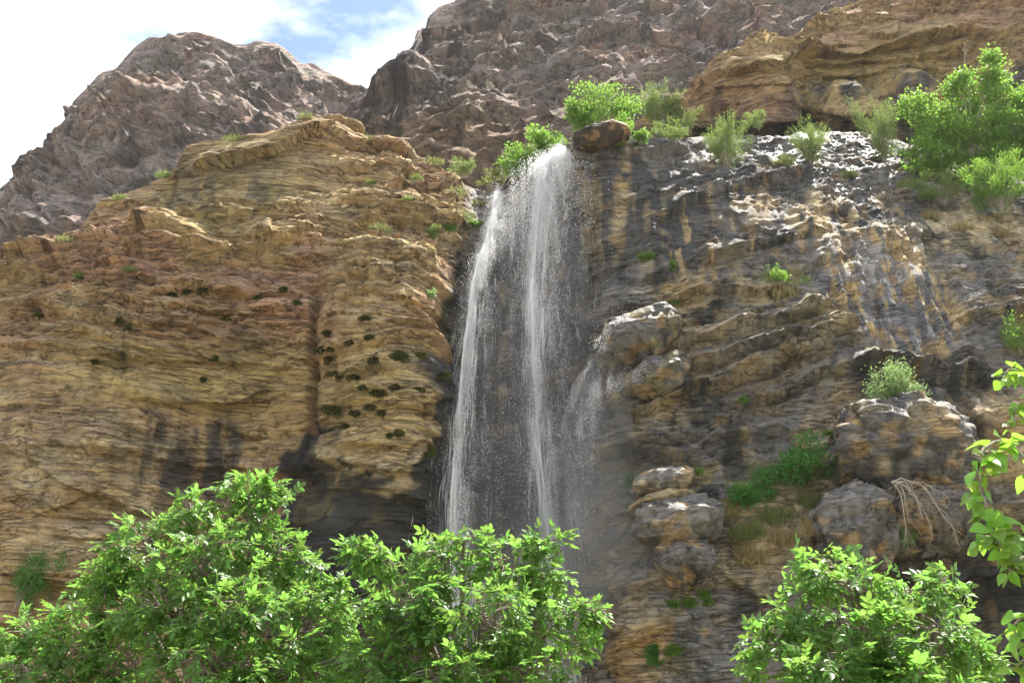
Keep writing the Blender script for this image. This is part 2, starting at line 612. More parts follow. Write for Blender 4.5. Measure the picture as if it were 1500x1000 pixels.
def rock_sheet(x0, x1, dx, zbot, dz, top, depth, back, back_rise, disp):
    """a rock face y(x, z) from zbot up to its crest line, then a bench running back from the crest.
    top: [(px, py, Y)] crest line; depth: [(px, py, Y)] control points of the face. Returns V, F, masks."""
    tp = np.array([at(*t) for t in top])
    o = np.argsort(tp[:, 0])
    tp = tp[o]
    cp = np.array([at(*t) for t in depth] + list(tp))
    f = tps(cp[:, [0, 2]], cp[:, 1], 0.3)
    xs = np.arange(x0, x1 + dx * .5, dx)
    zt = np.interp(xs, tp[:, 0], tp[:, 2])
    # soften corners of the traced crest, then roughen
    nz = int((zt.max() - zbot) / dz)
    v = np.linspace(0, 1, nz)
    rag = fbm(xs, xs * 0, xs * 0, 2.6 if dx < .3 else 9.0, 5, 11, 0.55) * (0.55 if dx < .3 else .7)
    zt = zt + rag * min(2.2, (dx / 0.085) ** 0.6)
    Z = zbot + (zt[None] - zbot) * v[:, None]
    X = np.broadcast_to(xs[None], Z.shape).copy()
    Y = f(X, Z)
    nb = 16
    yb = Y[-1]
    run = back * (np.arange(1, nb + 1) / nb) ** 1.6
    BX = np.broadcast_to(xs[None], (nb, len(xs)))
    BY = yb[None] + run[:, None]
    BZ = zt[None] + back_rise * run[:, None]
    P = np.stack([np.concatenate([X, BX]), np.concatenate([Y, BY]), np.concatenate([Z, BZ])], -1)
    gx = np.gradient(P, axis=1)
    gz = np.gradient(P, axis=0)
    nrm = np.cross(gx, gz)
    nrm /= np.linalg.norm(nrm, axis=-1)[..., None] + 1e-9      # faces the camera (-y)
    px, py = proj(P)
    d, col, wet = disp(P, px, py)
    nrm[nz - 2:] = nrm[nz - 3][None]
    if dx > .3:
        nrm = nrm * .2 + np.array([0, -.85, 0])
    if dx > .3:      # keep the far skyline free of torn edges
        cr = smooth(.90, .985, v)[:, None]
        ds = d[:nz].copy()
        kn = np.ones(7) / 7
        for rr in range(int(nz * .83), nz):
            ds[rr] = np.convolve(np.pad(d[rr], 3, mode='edge'), kn, 'valid')
        d[:nz] = d[:nz] * (1 - cr) + ds * cr
        d[nz:] = d[nz - 1][None]
        bench = np.concatenate([1 - .55 * smooth(.90, .99, v), .45 * np.exp(-np.arange(nb) / 3.0)])[:, None]
    else:
        bench = np.concatenate([1 - .6 * smooth(.955, 1.0, v), .4 * np.exp(-np.arange(nb) / 3.0)])[:, None]
    P2 = P + nrm * (d * bench)[..., None]
    r, c = P.shape[:2]
    i = np.arange(r - 1)[:, None] * c
    j = np.arange(c - 1)[None]
    F = np.stack([i + j, i + j + 1, i + c + j + 1, i + c + j], -1).reshape(-1, 4)
    return P2, F, col, wet


def mixc(a, b, m):
    return a + (np.asarray(b) - a) * m[..., None]


OCHRE = np.array([0.365, 0.258, 0.132])
BROWN = np.array([0.335, 0.215, 0.125])
CREAM = np.array([0.55, 0.45, 0.29])
BLACK = np.array([0.030, 0.029, 0.027])
GREY = np.array([0.172, 0.16, 0.148])
OLIVE = np.array([0.15, 0.125, 0.052])
ORANGE = np.array([0.41, 0.26, 0.10])
TAN = np.array([0.43, 0.34, 0.205])
MAUVE = np.array([0.36, 0.272, 0.232])
RUST = np.array([0.37, 0.22, 0.145])

# crest of the near cliffs, left to right, and control points of their depth
TOP = [(-500, 470, 52), (-200, 430, 50), (0, 394, 48), (40, 372, 48.5), (80, 350, 49), (118, 332, 49), (140, 302, 49), (200, 272, 49), (258, 247, 48.8), (272, 217, 48.8),
       (330, 206, 49), (390, 196, 49.4), (424, 180, 50), (455, 171, 50.6), (484, 176, 51.2), (522, 192, 52), (548, 206, 53), (592, 212, 54), (622, 236, 54),
       (660, 262, 54.5), (700, 276, 55), (728, 281, 55), (748, 268, 54), (775, 250, 53), (806, 234, 52), (828, 216, 52.5), (868, 196, 53), (910, 198, 54), (960, 198, 55), (1020, 202, 56),
       (1120, 197, 58), (1200, 196, 60), (1260, 192, 61), (1340, 210, 61), (1420, 235, 60), (1500, 265, 59), (1700, 330, 58), (2000, 400, 58)]
DEPTH = [(-400, 700, 47), (-400, 1100, 48), (0, 1100, 47), (0, 850, 46.5), (0, 650, 45.5), (0, 500, 46.5), (120, 600, 45), (120, 450, 46), (130, 360, 47.5), (250, 300, 48), (300, 400, 45.8),
         (300, 520, 47), (300, 620, 48.5), (300, 720, 49.3), (300, 850, 50), (150, 750, 47), (200, 1000, 49), (430, 450, 47), (440, 560, 48.3), (450, 680, 49.3), (430, 300, 48.2), (400, 240, 49), (500, 240, 50.5),
         (540, 300, 49.5), (620, 300, 51), (560, 370, 48), (540, 430, 47.2), (560, 520, 47.0), (575, 600, 46.9), (555, 650, 47.0), (630, 430, 47.5), (634, 560, 47.3), (622, 630, 47.5), (510, 720, 48.3), (590, 716, 48.3), (636, 690, 48.8), (470, 780, 49.4), (560, 800, 49.4), (500, 900, 50.6), (630, 900, 50.8),
         (500, 1150, 51), (684, 420, 51.8), (682, 560, 52.4), (676, 680, 52.4), (700, 340, 52), (720, 310, 53), (760, 420, 54.3), (760, 600, 54.6), (760, 800, 54.5), (760, 1000, 54), (820, 300, 53), (860, 420, 52.6), (840, 600, 52.6), (860, 780, 51.5),
         (900, 290, 52), (960, 290, 52.3), (1000, 340, 51.5), (920, 400, 51.3), (940, 560, 50), (1040, 450, 50.5), (1040, 580, 49.6), (900, 700, 50), (900, 900, 48.5), (1000, 700, 49), (1000, 900, 48), (1100, 320, 51.3), (1100, 240, 54.5),
         (1200, 300, 52.5), (1200, 240, 56), (1300, 280, 55), (1180, 400, 50.3), (1300, 380, 50.8), (1420, 340, 53), (1400, 450, 49.8), (1500, 420, 50), (1200, 520, 49.3), (1330, 540, 48.8), (1150, 640, 48.8), (1250, 640, 48.3), (1420, 580, 47.6), (1440, 600, 46.4),
         (1480, 720, 46.3), (1300, 700, 47.5), (1100, 760, 47.5), (1180, 780, 47.2), (1300, 850, 49.5), (1420, 860, 49.5), (1200, 900, 48), (1500, 900, 49), (1000, 1100, 47.5), (1300, 1100, 49), (1800, 700, 47), (1800, 1100, 48), (850, 1100, 50)]


def near_disp(P, px, py):
    x, y, z = P[..., 0], P[..., 1], P[..., 2]
    # how much of each character: left cliff, right wet cliff
    right = smooth(655, 705, px + 14 * fbm(x, y, z, 3, 3, 3))
    left = 1 - right
    # ---- left cliff: bedded sediment
    p1, n1, k1, h1 = beds(x, z, 0.02, 0.9, 2.6, 21, .7, 9.0, 7.0, 2, 6, .8)
    p2, n2, k2, h2 = beds(x, z, 0.05, 0.32, 0.9, 22, 0.4, 7.0, 4.0, 1, 3.5, .8)
    p3, n3, k3, h3 = beds(x, z, 0.04, 0.12, 0.28, 23, 0.25, 5.0, 2.0, .5, 1.6, .7)
    big = fbm(x, y, z, 8.0, 4, 41)
    mid = fbm(x * .5, y, z * 1.3, 1.7, 5, 42, .55)
    fd, fe = facets(x * .6, y, z * 1.2, 2.3, 51, 0.7, 0.35)
    fd2, fe2 = facets(x * .6, y, z * 1.3, .75, 53, 0.8, 0.5)
    thin = np.clip(ell(px, py, 150, 450, 230, 85, 8, .5) + ell(px, py, 560, 330, 130, 90, 0, .6) + ell(px, py, 545, 480, 100, 130, 0, .5) * .6 + ell(px, py, 640, 290, 90, 70, 0, .5)
                   + ell(px, py, 50, 390, 120, 60, -20, .5) + ell(px, py, 330, 430, 120, 50, 0, .6) * .7, 0, 1)
    mass = 1 - 0.75 * np.clip(ell(px, py, 330, 260, 160, 60, -5, .6) + ell(px, py, 300, 560, 160, 60, 0, .6) + ell(px, py, 80, 640, 120, 90, 0, .6) * .6, 0, 1)
    pos = lambda t: np.maximum(t, 0)
    rough_ = np.clip(smooth(-.25, .25, fbm(x, y, z * 1.3, 4.5, 3, 915)) * .8 + thin * .6 - .6 * (1 - mass), 0, 1)
    fd4, fe4 = facets(x * .7, y, z * 1.5, .38, 57, .9, .7)
    dl = (big * 0.62 + mid * .16 + fd * (.26 - .12 * thin) + (fd2 * .36 + fd4 * .32) * (.25 + .75 * rough_) + mass * (p1 * pos(n1 + .15) * 1.0 + k1 * .45) + (.15 + .85 * mass * (.4 + .6 * rough_)) * p2 * pos(n2 + .1 + .3 * thin) * .55 + k2 * .30 * pos(n2 + .4) * (.3 + .7 * mass)
          + thin * (p3 * pos(n3 + .35) * .30 + k3 * .16)
          - .14 * np.exp(-(h1 / .07) ** 2) * pos(n1 + .4) - .09 * np.exp(-(h2 / .05) ** 2) * pos(n2 + .5) - .10 * np.exp(-(fe / .05) ** 2) * smooth(-.1, .3, mid) - .05 * np.exp(-(fe2 / .04) ** 2))
    b1 = k1
    l2 = n2 * .5
    # vertical crack beside the buttress
    cx = 462 + (py - 500) * -0.03 + 5 * fbm(x, y, z, 1.5, 3, 5)
    dl -= 0.9 * np.exp(-((px - cx) / 7) ** 2) * smooth(400, 470, py) * (1 - smooth(640, 700, py))
    dl += 0.5 * (smooth(0, 26, px - cx) * (1 - smooth(600, 650, px))) * smooth(380, 450, py) * (1 - smooth(690, 740, py))
    # ---- right cliff: tufa over dipping beds
    q1, m1, j1, g1 = beds(x, z, -0.27, 0.9, 2.6, 31, .7, 6.0, 9.0, 2, 6)
    q2, m2, j2, g2 = beds(x, z, -0.30, 0.28, 0.8, 32, 0.4, 4.0, 5.0, 1, 3)
    rbig = fbm(x, y, z, 6.0, 4, 43)
    rmid = fbm(x * .8, y, z + .27 * x, 1.6, 5, 44, .58)
    rf, rfe = facets(x * .7, y, (z + .27 * x) * 1.2, 1.9, 61, 0.8, 0.4)
    rf2, rfe2 = facets(x * .8, y, (z + .27 * x) * 1.2, .6, 63, 0.9, 0.5)
    flute = fbm(x * 2.2, y, z * 0.22, 1.2, 4, 71)
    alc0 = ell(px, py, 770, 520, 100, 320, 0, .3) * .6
    band = np.clip(poly(px, py, [(870, 480), (1000, 430), (1230, 380), (1290, 470), (1190, 560), (1060, 640), (890, 690), (870, 600)], 30) + .30, 0, 1)
    upf = np.clip(ell(px, py, 950, 310, 120, 110, 0, .4) + ell(px, py, 1100, 350, 90, 50, 0, .6) + alc0, 0, 1)
    curtain = np.clip(poly(px + 10 * fbm(x, y, z, 1.5, 3, 241), py + 22 * fbm(x * 2, y, z * .4, 1.0, 3, 243), [(1205, 345), (1270, 352), (1345, 338), (1412, 470), (1385, 545), (1290, 525), (1195, 440)], 14), 0, 1)
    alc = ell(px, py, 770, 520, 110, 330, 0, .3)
    dr = (rbig * .55 + rmid * .20 * (1 - .5 * curtain) + (1 - .75 * curtain) * (rf * .18 + (rf2 * .26 + facets(x, y, (z + .27 * x) * 1.2, .33, 69, .9, .6)[0] * .26) * (1 - .8 * upf)) * (1 - .6 * curtain) + (1 - .8 * curtain) * band * (q1 * pos(m1 + .2) * 1.0 + j1 * .2) + (1 - .8 * curtain) * (.3 + .7 * band) * (q2 * pos(m2 + .15) * .65 + j2 * .18)
          + .34 * flute * (1 - .4 * band) - band * .25 * np.exp(-(g1 / .10) ** 2) - .08 * np.exp(-(rfe / .06) ** 2) + curtain * (.55 * ridged(x * 1.4, y, z * .16, 1.0, 3, 83)))
    slope = poly(px, py, [(1050, 190), (1320, 190), (1350, 300), (1300, 350), (1180, 300), (1050, 270)], 20)
    fd3, fe3 = facets(x, y, z * 1.6, 0.7, 67, 0.9, 0.6)
    dr += slope * fd3 * 0.16
    # rounded tufa noses
    for (bx, by, rx, ry, h) in ((1010, 600, 60, 24, 0.7), (1120, 650, 70, 30, 0.6), (900, 655, 50, 26, .8), (1230, 560, 60, 60, .4), (1000, 880, 60, 60, .8), (930, 940, 40, 60, .5), (1450, 480, 60, 40, .6)):
        dr += h * ell(px, py, bx, by, rx, ry, -14, .8)
    for q, (pts, a_, u_) in enumerate(LEDGES_R):
        dr = dr + ledge(px, py, x, y, z, pts, a_ * 1.5, u_ * .9, seed=q) * (1 - .85 * curtain)
    for q, (pts, a_, u_) in enumerate(LEDGES_L):
        dl = dl + ledge(px, py, x, y, z, pts, a_, u_, seed=40 + q)
    d = left * dl + right * dr
    # ---- colour
    warm = fbc(x, y, z * 1.6, 4.0, 4, 101)
    c = mixc(np.broadcast_to(OCHRE, P.shape).copy(), BROWN, smooth(-0.15, 0.45, warm))
    c = mixc(c, CREAM, smooth(0.12, 0.6, fbc(x, y, z * 3, 2.2, 4, 103)) * 0.45)
    c = mixc(c, RUST * 1.0, 0.8 * np.clip(ell(px, py, 300, 420, 330, 110, 5, .6) * smooth(-.3, .4, fbc(x, y, z, 3, 4, 119)), 0, 1))
    c = mixc(c, RUST, 0.6 * ell(px, py, 260, 615, 70, 22, 0, .7) + .5 * ell(px, py, 460, 540, 45, 90, 0, .7))
    lay = (l2 + .5) * 0.28 + 0.86
    c = c * lay[..., None]
    lime = np.clip(ell(px, py, 300, 560, 240, 60, 0, .6) * .5 + ell(px, py, 330, 290, 120, 60, 0, .6) * .6 + ell(px, py, 560, 600, 90, 70, 0, .6) * .2, 0, 1)
    c = mixc(c, OCHRE * np.array([.88, 1.02, .78]), lime)
    c = mixc(c, CREAM * .85, .55 * np.clip(ell(px, py, 90, 720, 190, 110, 10, .6) + ell(px, py, 250, 840, 120, 60, 0, .6), 0, 1) * smooth(-.4, .3, fbc(x, y, z * 2, 2.5, 3, 121)))
    c = mixc(c, OCHRE * np.array([.55, .58, .55]), .65 * ell(px, py, 330, 235, 110, 34, -5, .7) * smooth(-.5, .2, fbc(x, y, z, 1.6, 4, 123)))
    drip = fbc(x * 1.8, y, z * 0.28, 1.1, 4, 105)
    dark = np.clip(ell(px, py, 330, 290, 110, 50, 0, .7) * smooth(0.05, .4, drip) * .6, 0, .7)
    c = mixc(c, GREY * .6, dark)
    st = np.clip(ell(px, py, 222, 665, 26, 75, 0, .7) + ell(px, py, 300, 690, 60, 55, 0, .7) + ell(px, py, 320, 640, 30, 30, 0, .6) + ell(px, py, 350, 500, 45, 30, 0, .6) * .5 + ell(px, py, 140, 650, 160, 45, 0, .8) * .35, 0, 1) * smooth(-0.6, 0.2, drip)
    c = mixc(c, GREY * .42, st * .92)
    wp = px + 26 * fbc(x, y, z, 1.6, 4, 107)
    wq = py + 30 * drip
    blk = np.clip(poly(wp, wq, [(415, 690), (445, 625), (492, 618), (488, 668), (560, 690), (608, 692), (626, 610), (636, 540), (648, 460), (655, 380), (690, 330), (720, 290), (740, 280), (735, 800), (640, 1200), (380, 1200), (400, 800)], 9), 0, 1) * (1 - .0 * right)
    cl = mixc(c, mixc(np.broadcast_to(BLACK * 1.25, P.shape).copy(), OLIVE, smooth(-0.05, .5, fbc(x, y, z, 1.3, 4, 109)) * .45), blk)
    cl = mixc(cl, CREAM * 0.8, poly(wp, py, [(478, 655), (520, 668), (600, 660), (590, 684), (530, 700), (480, 682)], 5) * .75 * (1 - smooth(.0, .3, fbc(x, y, z, .8, 3, 113))))
    cl = mixc(cl, CREAM * 0.8, poly(wp, py + 8 * warm, [(530, 712), (600, 684), (618, 700), (560, 720)], 5) * .8)
    # right side palette
    mott = fbc(x, y, z * 1.5, 2.0, 5, 201)
    cr = mixc(np.broadcast_to(GREY * 1.05, P.shape).copy(), TAN * .7, smooth(-0.1, 0.7, mott) * .7)
    cr = mixc(cr, OLIVE * 1.3, smooth(0.0, 0.45, fbc(x, y, z, 1.6, 4, 203)) * .65)
    cr = mixc(cr, BLACK * 1.7, smooth(0.0, 0.4, fbc(x * 1.4, y, z * .6, 1.7, 4, 205)) * .85)
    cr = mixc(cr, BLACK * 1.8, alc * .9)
    up = poly(px, py, [(860, 190), (1330, 190), (1360, 310), (1280, 350), (1100, 370), (990, 400), (880, 420), (850, 300)], 25)
    cr = mixc(cr, np.array([.065, .063, .066]), up * .8)
    tanp = np.clip(ell(px, py, 1010, 450, 130, 45, -10, .7) + ell(px, py, 1120, 510, 140, 45, -12, .7) + ell(px, py, 910, 300, 10, 80, 6, .6) + ell(px, py, 1110, 325, 14, 45, 10, .6) + ell(px, py, 1200, 300, 18, 26, 0, .6)
                   + ell(px, py, 1265, 320, 26, 14, 0, .6) + ell(px, py, 690, 540, 10, 40, 0, .6) + ell(px, py, 732, 480, 8, 50, 0, .6) + ell(px, py, 730, 575, 14, 14, 0, .6) + ell(px, py, 1440, 680, 60, 80, 0, .6) + ell(px, py, 960, 590, 60, 30, 0, .8) * .5 + ell(px, py, 880, 840, 60, 90, 0, .8) * .45, 0, 1)
    cr = mixc(cr, TAN, tanp * smooth(-.35, .15, mott) * .9)
    cr = mixc(cr, np.array([.175, .168, .17]), curtain)
    cu = curtain * smooth(-.12, .14, fbc(x * 3.4, y, z * .32, 1.0, 4, 207) + .04)
    pan = poly(wp, wq, [(1040, 285), (1320, 268), (1325, 345), (1150, 400), (980, 430), (930, 400)], 16)
    cr = mixc(cr, ORANGE * .5 + TAN * .5, pan * smooth(265, 300, py) * smooth(.14, .30, fbc(x * 2.0, y, z * .3, 1.2, 4, 245)) * .75)
    cr = mixc(cr, ORANGE, curtain * smooth(.25, .4, fbc(x * 2, y, z, 1.0, 3, 247)) * .6)
    cr = mixc(cr, mixc(np.broadcast_to(np.array([.46, .335, .165]), P.shape).copy(), GREY * 2.0, smooth(.0, .35, fbc(x, y, z, 2, 3, 209))), cu)
    org = np.clip(poly(wp, wq, [(1190, 560), (1290, 560), (1250, 640), (1200, 700), (1165, 650)], 10) + ell(px, py, 940, 960, 40, 50, 0, .4) + ell(px, py, 1500, 640, 60, 60, 0, .6), 0, 1)
    cr = mixc(cr, mixc(np.broadcast_to(ORANGE * .9, P.shape).copy(), TAN, smooth(-.2, .3, mott)), org * .9)
    spots = smooth(0.42, 0.55, fbc(x, y, z, 0.8, 3, 211))
    cr = mixc(cr, TAN * 1.05, upf * smooth(.36, .62, fbc(x * 2.0, y, z * .14, 1.5, 3, 221)) * .4)
    cr = mixc(cr, GREY * 1.5, .5 * smooth(.1, .5, fbc(x, y, z, 3.2, 3, 223)) * (1 - curtain))
    cr = mixc(cr, BLACK * 1.3, np.clip(ell(px, py, 1440, 850, 130, 70, 0, .5) + ell(px, py, 1290, 570, 40, 26, 0, .6) + ell(px, py, 1400, 545, 60, 12, 10, .7), 0, 1) * .9)  # hollows under boulder and ledge: their shade painted in as black
    cr = mixc(cr, ORANGE, spots * .35 * (1 - curtain))
    soil = poly(wp, wq, [(1060, 730), (1110, 700), (1205, 690), (1210, 740), (1190, 800), (1120, 850), (1060, 830)], 16)
    cr = mixc(cr, TAN * .75, soil)
    dry = poly(wp, wq, [(1360, 305), (1500, 310), (1500, 370), (1400, 345), (1370, 340)], 12)
    cr = mixc(cr, TAN * 1.1, dry)
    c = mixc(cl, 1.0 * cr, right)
    film = np.clip(poly(wp, wq, [(1110, 190), (1210, 194), (1295, 205), (1300, 262), (1200, 250), (1120, 215)], 14) + poly(wp, wq, [(1150, 262), (1290, 262), (1290, 282), (1170, 290)], 10) * .8 + poly(wp, wq, [(1010, 262), (1060, 246), (1080, 270), (1010, 320), (990, 300)], 12) * .8 + poly(wp, wq, [(1262, 346), (1330, 336), (1340, 362), (1280, 374)], 8) + poly(wp, wq, [(1300, 255), (1340, 262), (1345, 330), (1320, 330)], 8), 0, 1)
    film = film * smooth(-.35, .25, fbc(x, y, z * 1.5, 1.1, 3, 231))
    wet = np.clip(right * np.clip(film * 1.0 + up * .10 + alc * .5 + .27 + smooth(.1, .4, mott) * -.3 - tanp * .3 - soil * .6, 0, 1) + left * blk * .45, 0, 1)
    return d, c, wet


def ledge(px, py, x, y, z, pts, amp, up=40.0, under=14.0, seed=0, wob=6.0):
    """an overhanging ledge along a traced line: juts out above it, is hollowed under it"""
    pts = np.asarray(pts, float)
    ln = np.interp(px, pts[:, 0], pts[:, 1]) + wob * fbm(x, y, z * .3, 1.6, 4, 700 + seed)
    w = pts[-1, 0] - pts[0, 0]
    ends = smooth(pts[0, 0] - .04 * w, pts[0, 0] + .16 * w, px) * (1 - smooth(pts[-1, 0] - .16 * w, pts[-1, 0] + .04 * w, px))
    a = amp * ends * (.7 + .6 * fbm(x, y, z * .2, 2.0, 3, 720 + seed))
    sd = ln - py
    return a * np.where(sd > 0, np.exp(-(np.maximum(sd, 0) / up) ** 1.3), -.35 * np.exp(-(np.maximum(-sd, 0) / under)))


LEDGES_R = [([(885, 640), (960, 606), (1060, 568), (1150, 536), (1225, 520)], .9, 30), ([(890, 470), (1000, 442), (1100, 428), (1170, 425)], .6, 40), ([(930, 530), (1040, 505), (1130, 482), (1210, 462)], .8, 24),
            ([(990, 548), (1080, 534), (1180, 512), (1262, 486)], 1.1, 26), ([(1050, 600), (1120, 592), (1200, 560), (1280, 540)], .9, 22), ([(880, 682), (950, 676), (1020, 672)], 1.0, 26), ([(1015, 660), (1090, 655), (1160, 640)], .6, 30),
            ([(1000, 400), (1080, 372), (1150, 350), (1215, 340)], .5, 30), ([(960, 330), (1050, 290), (1120, 262), (1200, 250)], .55, 22), ([(1260, 540), (1330, 556), (1400, 566), (1450, 560)], 1.3, 34), ([(1180, 390), (1280, 372), (1370, 345)], .7, 30),
            ([(1290, 840), (1380, 835), (1480, 830)], 1.4, 60), ([(880, 880), (960, 870), (1050, 860)], .7, 40), ([(1380, 480), (1450, 470), (1520, 480)], .8, 40), ([(860, 232), (930, 226), (1010, 222)], .6, 16)]
LEDGES_L = [([(440, 740), (472, 676), (560, 684), (608, 672), (640, 610)], .45, 40), ([(268, 262), (330, 236), (400, 226), (452, 204), (500, 206), (560, 226)], 1.0, 26), ([(500, 346), (570, 338), (640, 336), (700, 332)], .8, 14),
            ([(560, 292), (620, 286), (690, 300)], .7, 14), ([(0, 432), (80, 402), (150, 398), (220, 400)], .9, 22), ([(0, 470), (70, 462), (150, 480), (260, 476), (340, 500)], .6, 20), ([(150, 395), (230, 370), (330, 380), (440, 360), (520, 352)], .6, 24),
            ([(20, 520), (140, 520), (260, 530), (400, 536)], .5, 18), ([(180, 580), (260, 592), (340, 588), (400, 570)], .7, 40), ([(200, 440), (280, 428), (360, 440), (440, 430)], .45, 14), ([(0, 650), (80, 700), (180, 740), (240, 770)], .6, 30),
            ([(0, 840), (80, 850), (160, 852)], 1.2, 50), ([(480, 420), (560, 412), (640, 400)], .5, 12), ([(250, 316), (330, 330), (420, 322), (480, 300)], .5, 30)]

X0, X1, XS = at(-220, 500, 48)[0], at(1740, 500, 49)[0], at(693, 500, 50)[0]
P2, FQ, CC, WW = rock_sheet(X0, X1, 0.094, -1.5, 0.096, TOP, DEPTH, 62.0, 0.36, near_disp)
FRONT.append(P2.reshape(-1, 3))
sp = int(np.argmin(np.abs(P2[0, :, 0] - XS)))


def sheet_object(name, P, c, w, mat, label, smooth_shade=False):
    r, k = P.shape[:2]
    i = np.arange(r - 1)[:, None] * k
    j = np.arange(k - 1)[None]
    F = np.stack([i + j, i + j + 1, i + k + j + 1, i + k + j], -1).reshape(-1, 4)
    o = link(name, np_mesh(name, P.reshape(-1, 3), F, smooth_shade, c.reshape(-1, 3), w.reshape(-1)), mat)
    return tag(o, label, None, None, 'structure')


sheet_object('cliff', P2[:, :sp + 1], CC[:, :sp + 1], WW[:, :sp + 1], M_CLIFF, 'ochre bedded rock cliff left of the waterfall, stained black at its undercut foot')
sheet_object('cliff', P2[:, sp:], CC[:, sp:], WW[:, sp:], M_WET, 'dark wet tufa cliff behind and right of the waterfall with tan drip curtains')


# upper right overhanging band
def band_disp(P, px, py):
    x, y, z = P[..., 0], P[..., 1], P[..., 2]
    p1, n1, k1, h1 = beds(x, z, -.12, 1.0, 2.8, 331, 1.6, 9, 8, 2, 7)
    p2, n2, k2, h2 = beds(x, z, -.12, .35, 1.0, 332, 1.2, 7, 4, 1, 4)
    fd, fe = facets(x * .6, y, z * 1.2, 2.6, 351, .7, .4)
    fd2, fe2 = facets(x * .6, y, z * 1.2, .9, 353, .8, .5)
    low = smooth(90, 130, py + (px - 1250) * 0.12)
    d = fbm(x, y, z, 6, 4, 341) * .8 + fbm(x * .5, y, z, 1.8, 5, 342) * .4 + fd * .32 + fd2 * .3 + (1 - .8 * low) * (p1 * np.maximum(n1 + .25, 0) * 1.5 + p2 * np.maximum(n2 + .1, 0) * .7 + k1 * .3) + low * p2 * np.maximum(n2, 0) * .3
    for q, (pts, a_, u_) in enumerate([([(990, 158), (1050, 112), (1130, 100), (1230, 84), (1350, 60), (1560, 46)], 1.6, 22), ([(1150, 62), (1230, 34), (1330, 22), (1560, 14)], 1.4, 20), ([(1010, 186), (1080, 172), (1180, 168), (1280, 176), (1400, 186), (1600, 200)], 2.4, 40), ([(1040, 130), (1130, 122), (1250, 112), (1400, 100)], .5, 14), ([(1300, 150), (1400, 140), (1560, 120)], .6, 16)]):
        d = d + ledge(px, py, x, y, z, pts, a_, u_, seed=80 + q)
    drip = fbc(x * 1.5, y, z * .22, 1.3, 4, 361)
    c = mixc(np.broadcast_to(OCHRE * .95, P.shape).copy(), BROWN, smooth(-.1, .4, fbc(x, y, z, 4, 4, 363)))
    c = mixc(c, OCHRE * np.array([1.0, 1.05, .8]), .7 * ell(px, py, 1280, 115, 180, 40, -8, .6))
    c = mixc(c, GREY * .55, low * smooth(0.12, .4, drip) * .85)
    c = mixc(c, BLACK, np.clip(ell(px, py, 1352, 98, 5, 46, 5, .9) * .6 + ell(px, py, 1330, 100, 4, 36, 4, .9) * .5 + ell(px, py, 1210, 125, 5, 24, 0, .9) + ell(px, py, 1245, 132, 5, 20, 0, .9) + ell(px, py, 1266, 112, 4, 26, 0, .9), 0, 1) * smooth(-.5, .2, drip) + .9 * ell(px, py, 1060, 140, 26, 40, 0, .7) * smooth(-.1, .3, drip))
    c = mixc(c, BLACK * 1.3, smooth(165, 190, py + 10 * drip) * .7)  # undercut blackened, its shade is part of the colour
    c = mixc(c, RUST, .6 * ell(px, py, 1100, 145, 50, 35, 0, .7))
    return d, c, low * .15


B_TOP = [(930, 175, 70), (1000, 138, 70), (1030, 112, 70), (1100, 86, 70), (1150, 66, 70.5), (1170, 50, 71), (1200, 28, 72), (1240, 8, 73), (1300, -8, 73), (1500, -30, 72), (1900, -60, 72)]
B_DEP = [(930, 240, 72), (1000, 230, 72), (1000, 170, 69.5), (1050, 190, 72.5), (1060, 140, 68.5), (1150, 190, 73), (1150, 165, 70), (1150, 120, 67), (1250, 190, 74), (1250, 165, 71), (1250, 130, 66.6), (1250, 60, 69.5), (1350, 190, 74), (1350, 165, 71), (1350, 110, 66.3), (1350, 40, 69.5),
         (1500, 250, 68), (1500, 180, 67.5), (1500, 100, 66), (1500, 20, 69), (1900, 250, 68), (1900, 50, 68), (1250, 260, 70), (1000, 330, 72), (1500, 330, 70)]
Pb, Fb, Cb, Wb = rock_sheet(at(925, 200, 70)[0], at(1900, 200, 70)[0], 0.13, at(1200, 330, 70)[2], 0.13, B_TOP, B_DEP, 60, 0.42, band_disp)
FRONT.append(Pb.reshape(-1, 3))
sheet_object('cliff', Pb, Cb, Wb, M_CLIFF, 'tan overhanging rock band at top right with dark drip stains and a shaded undercut')


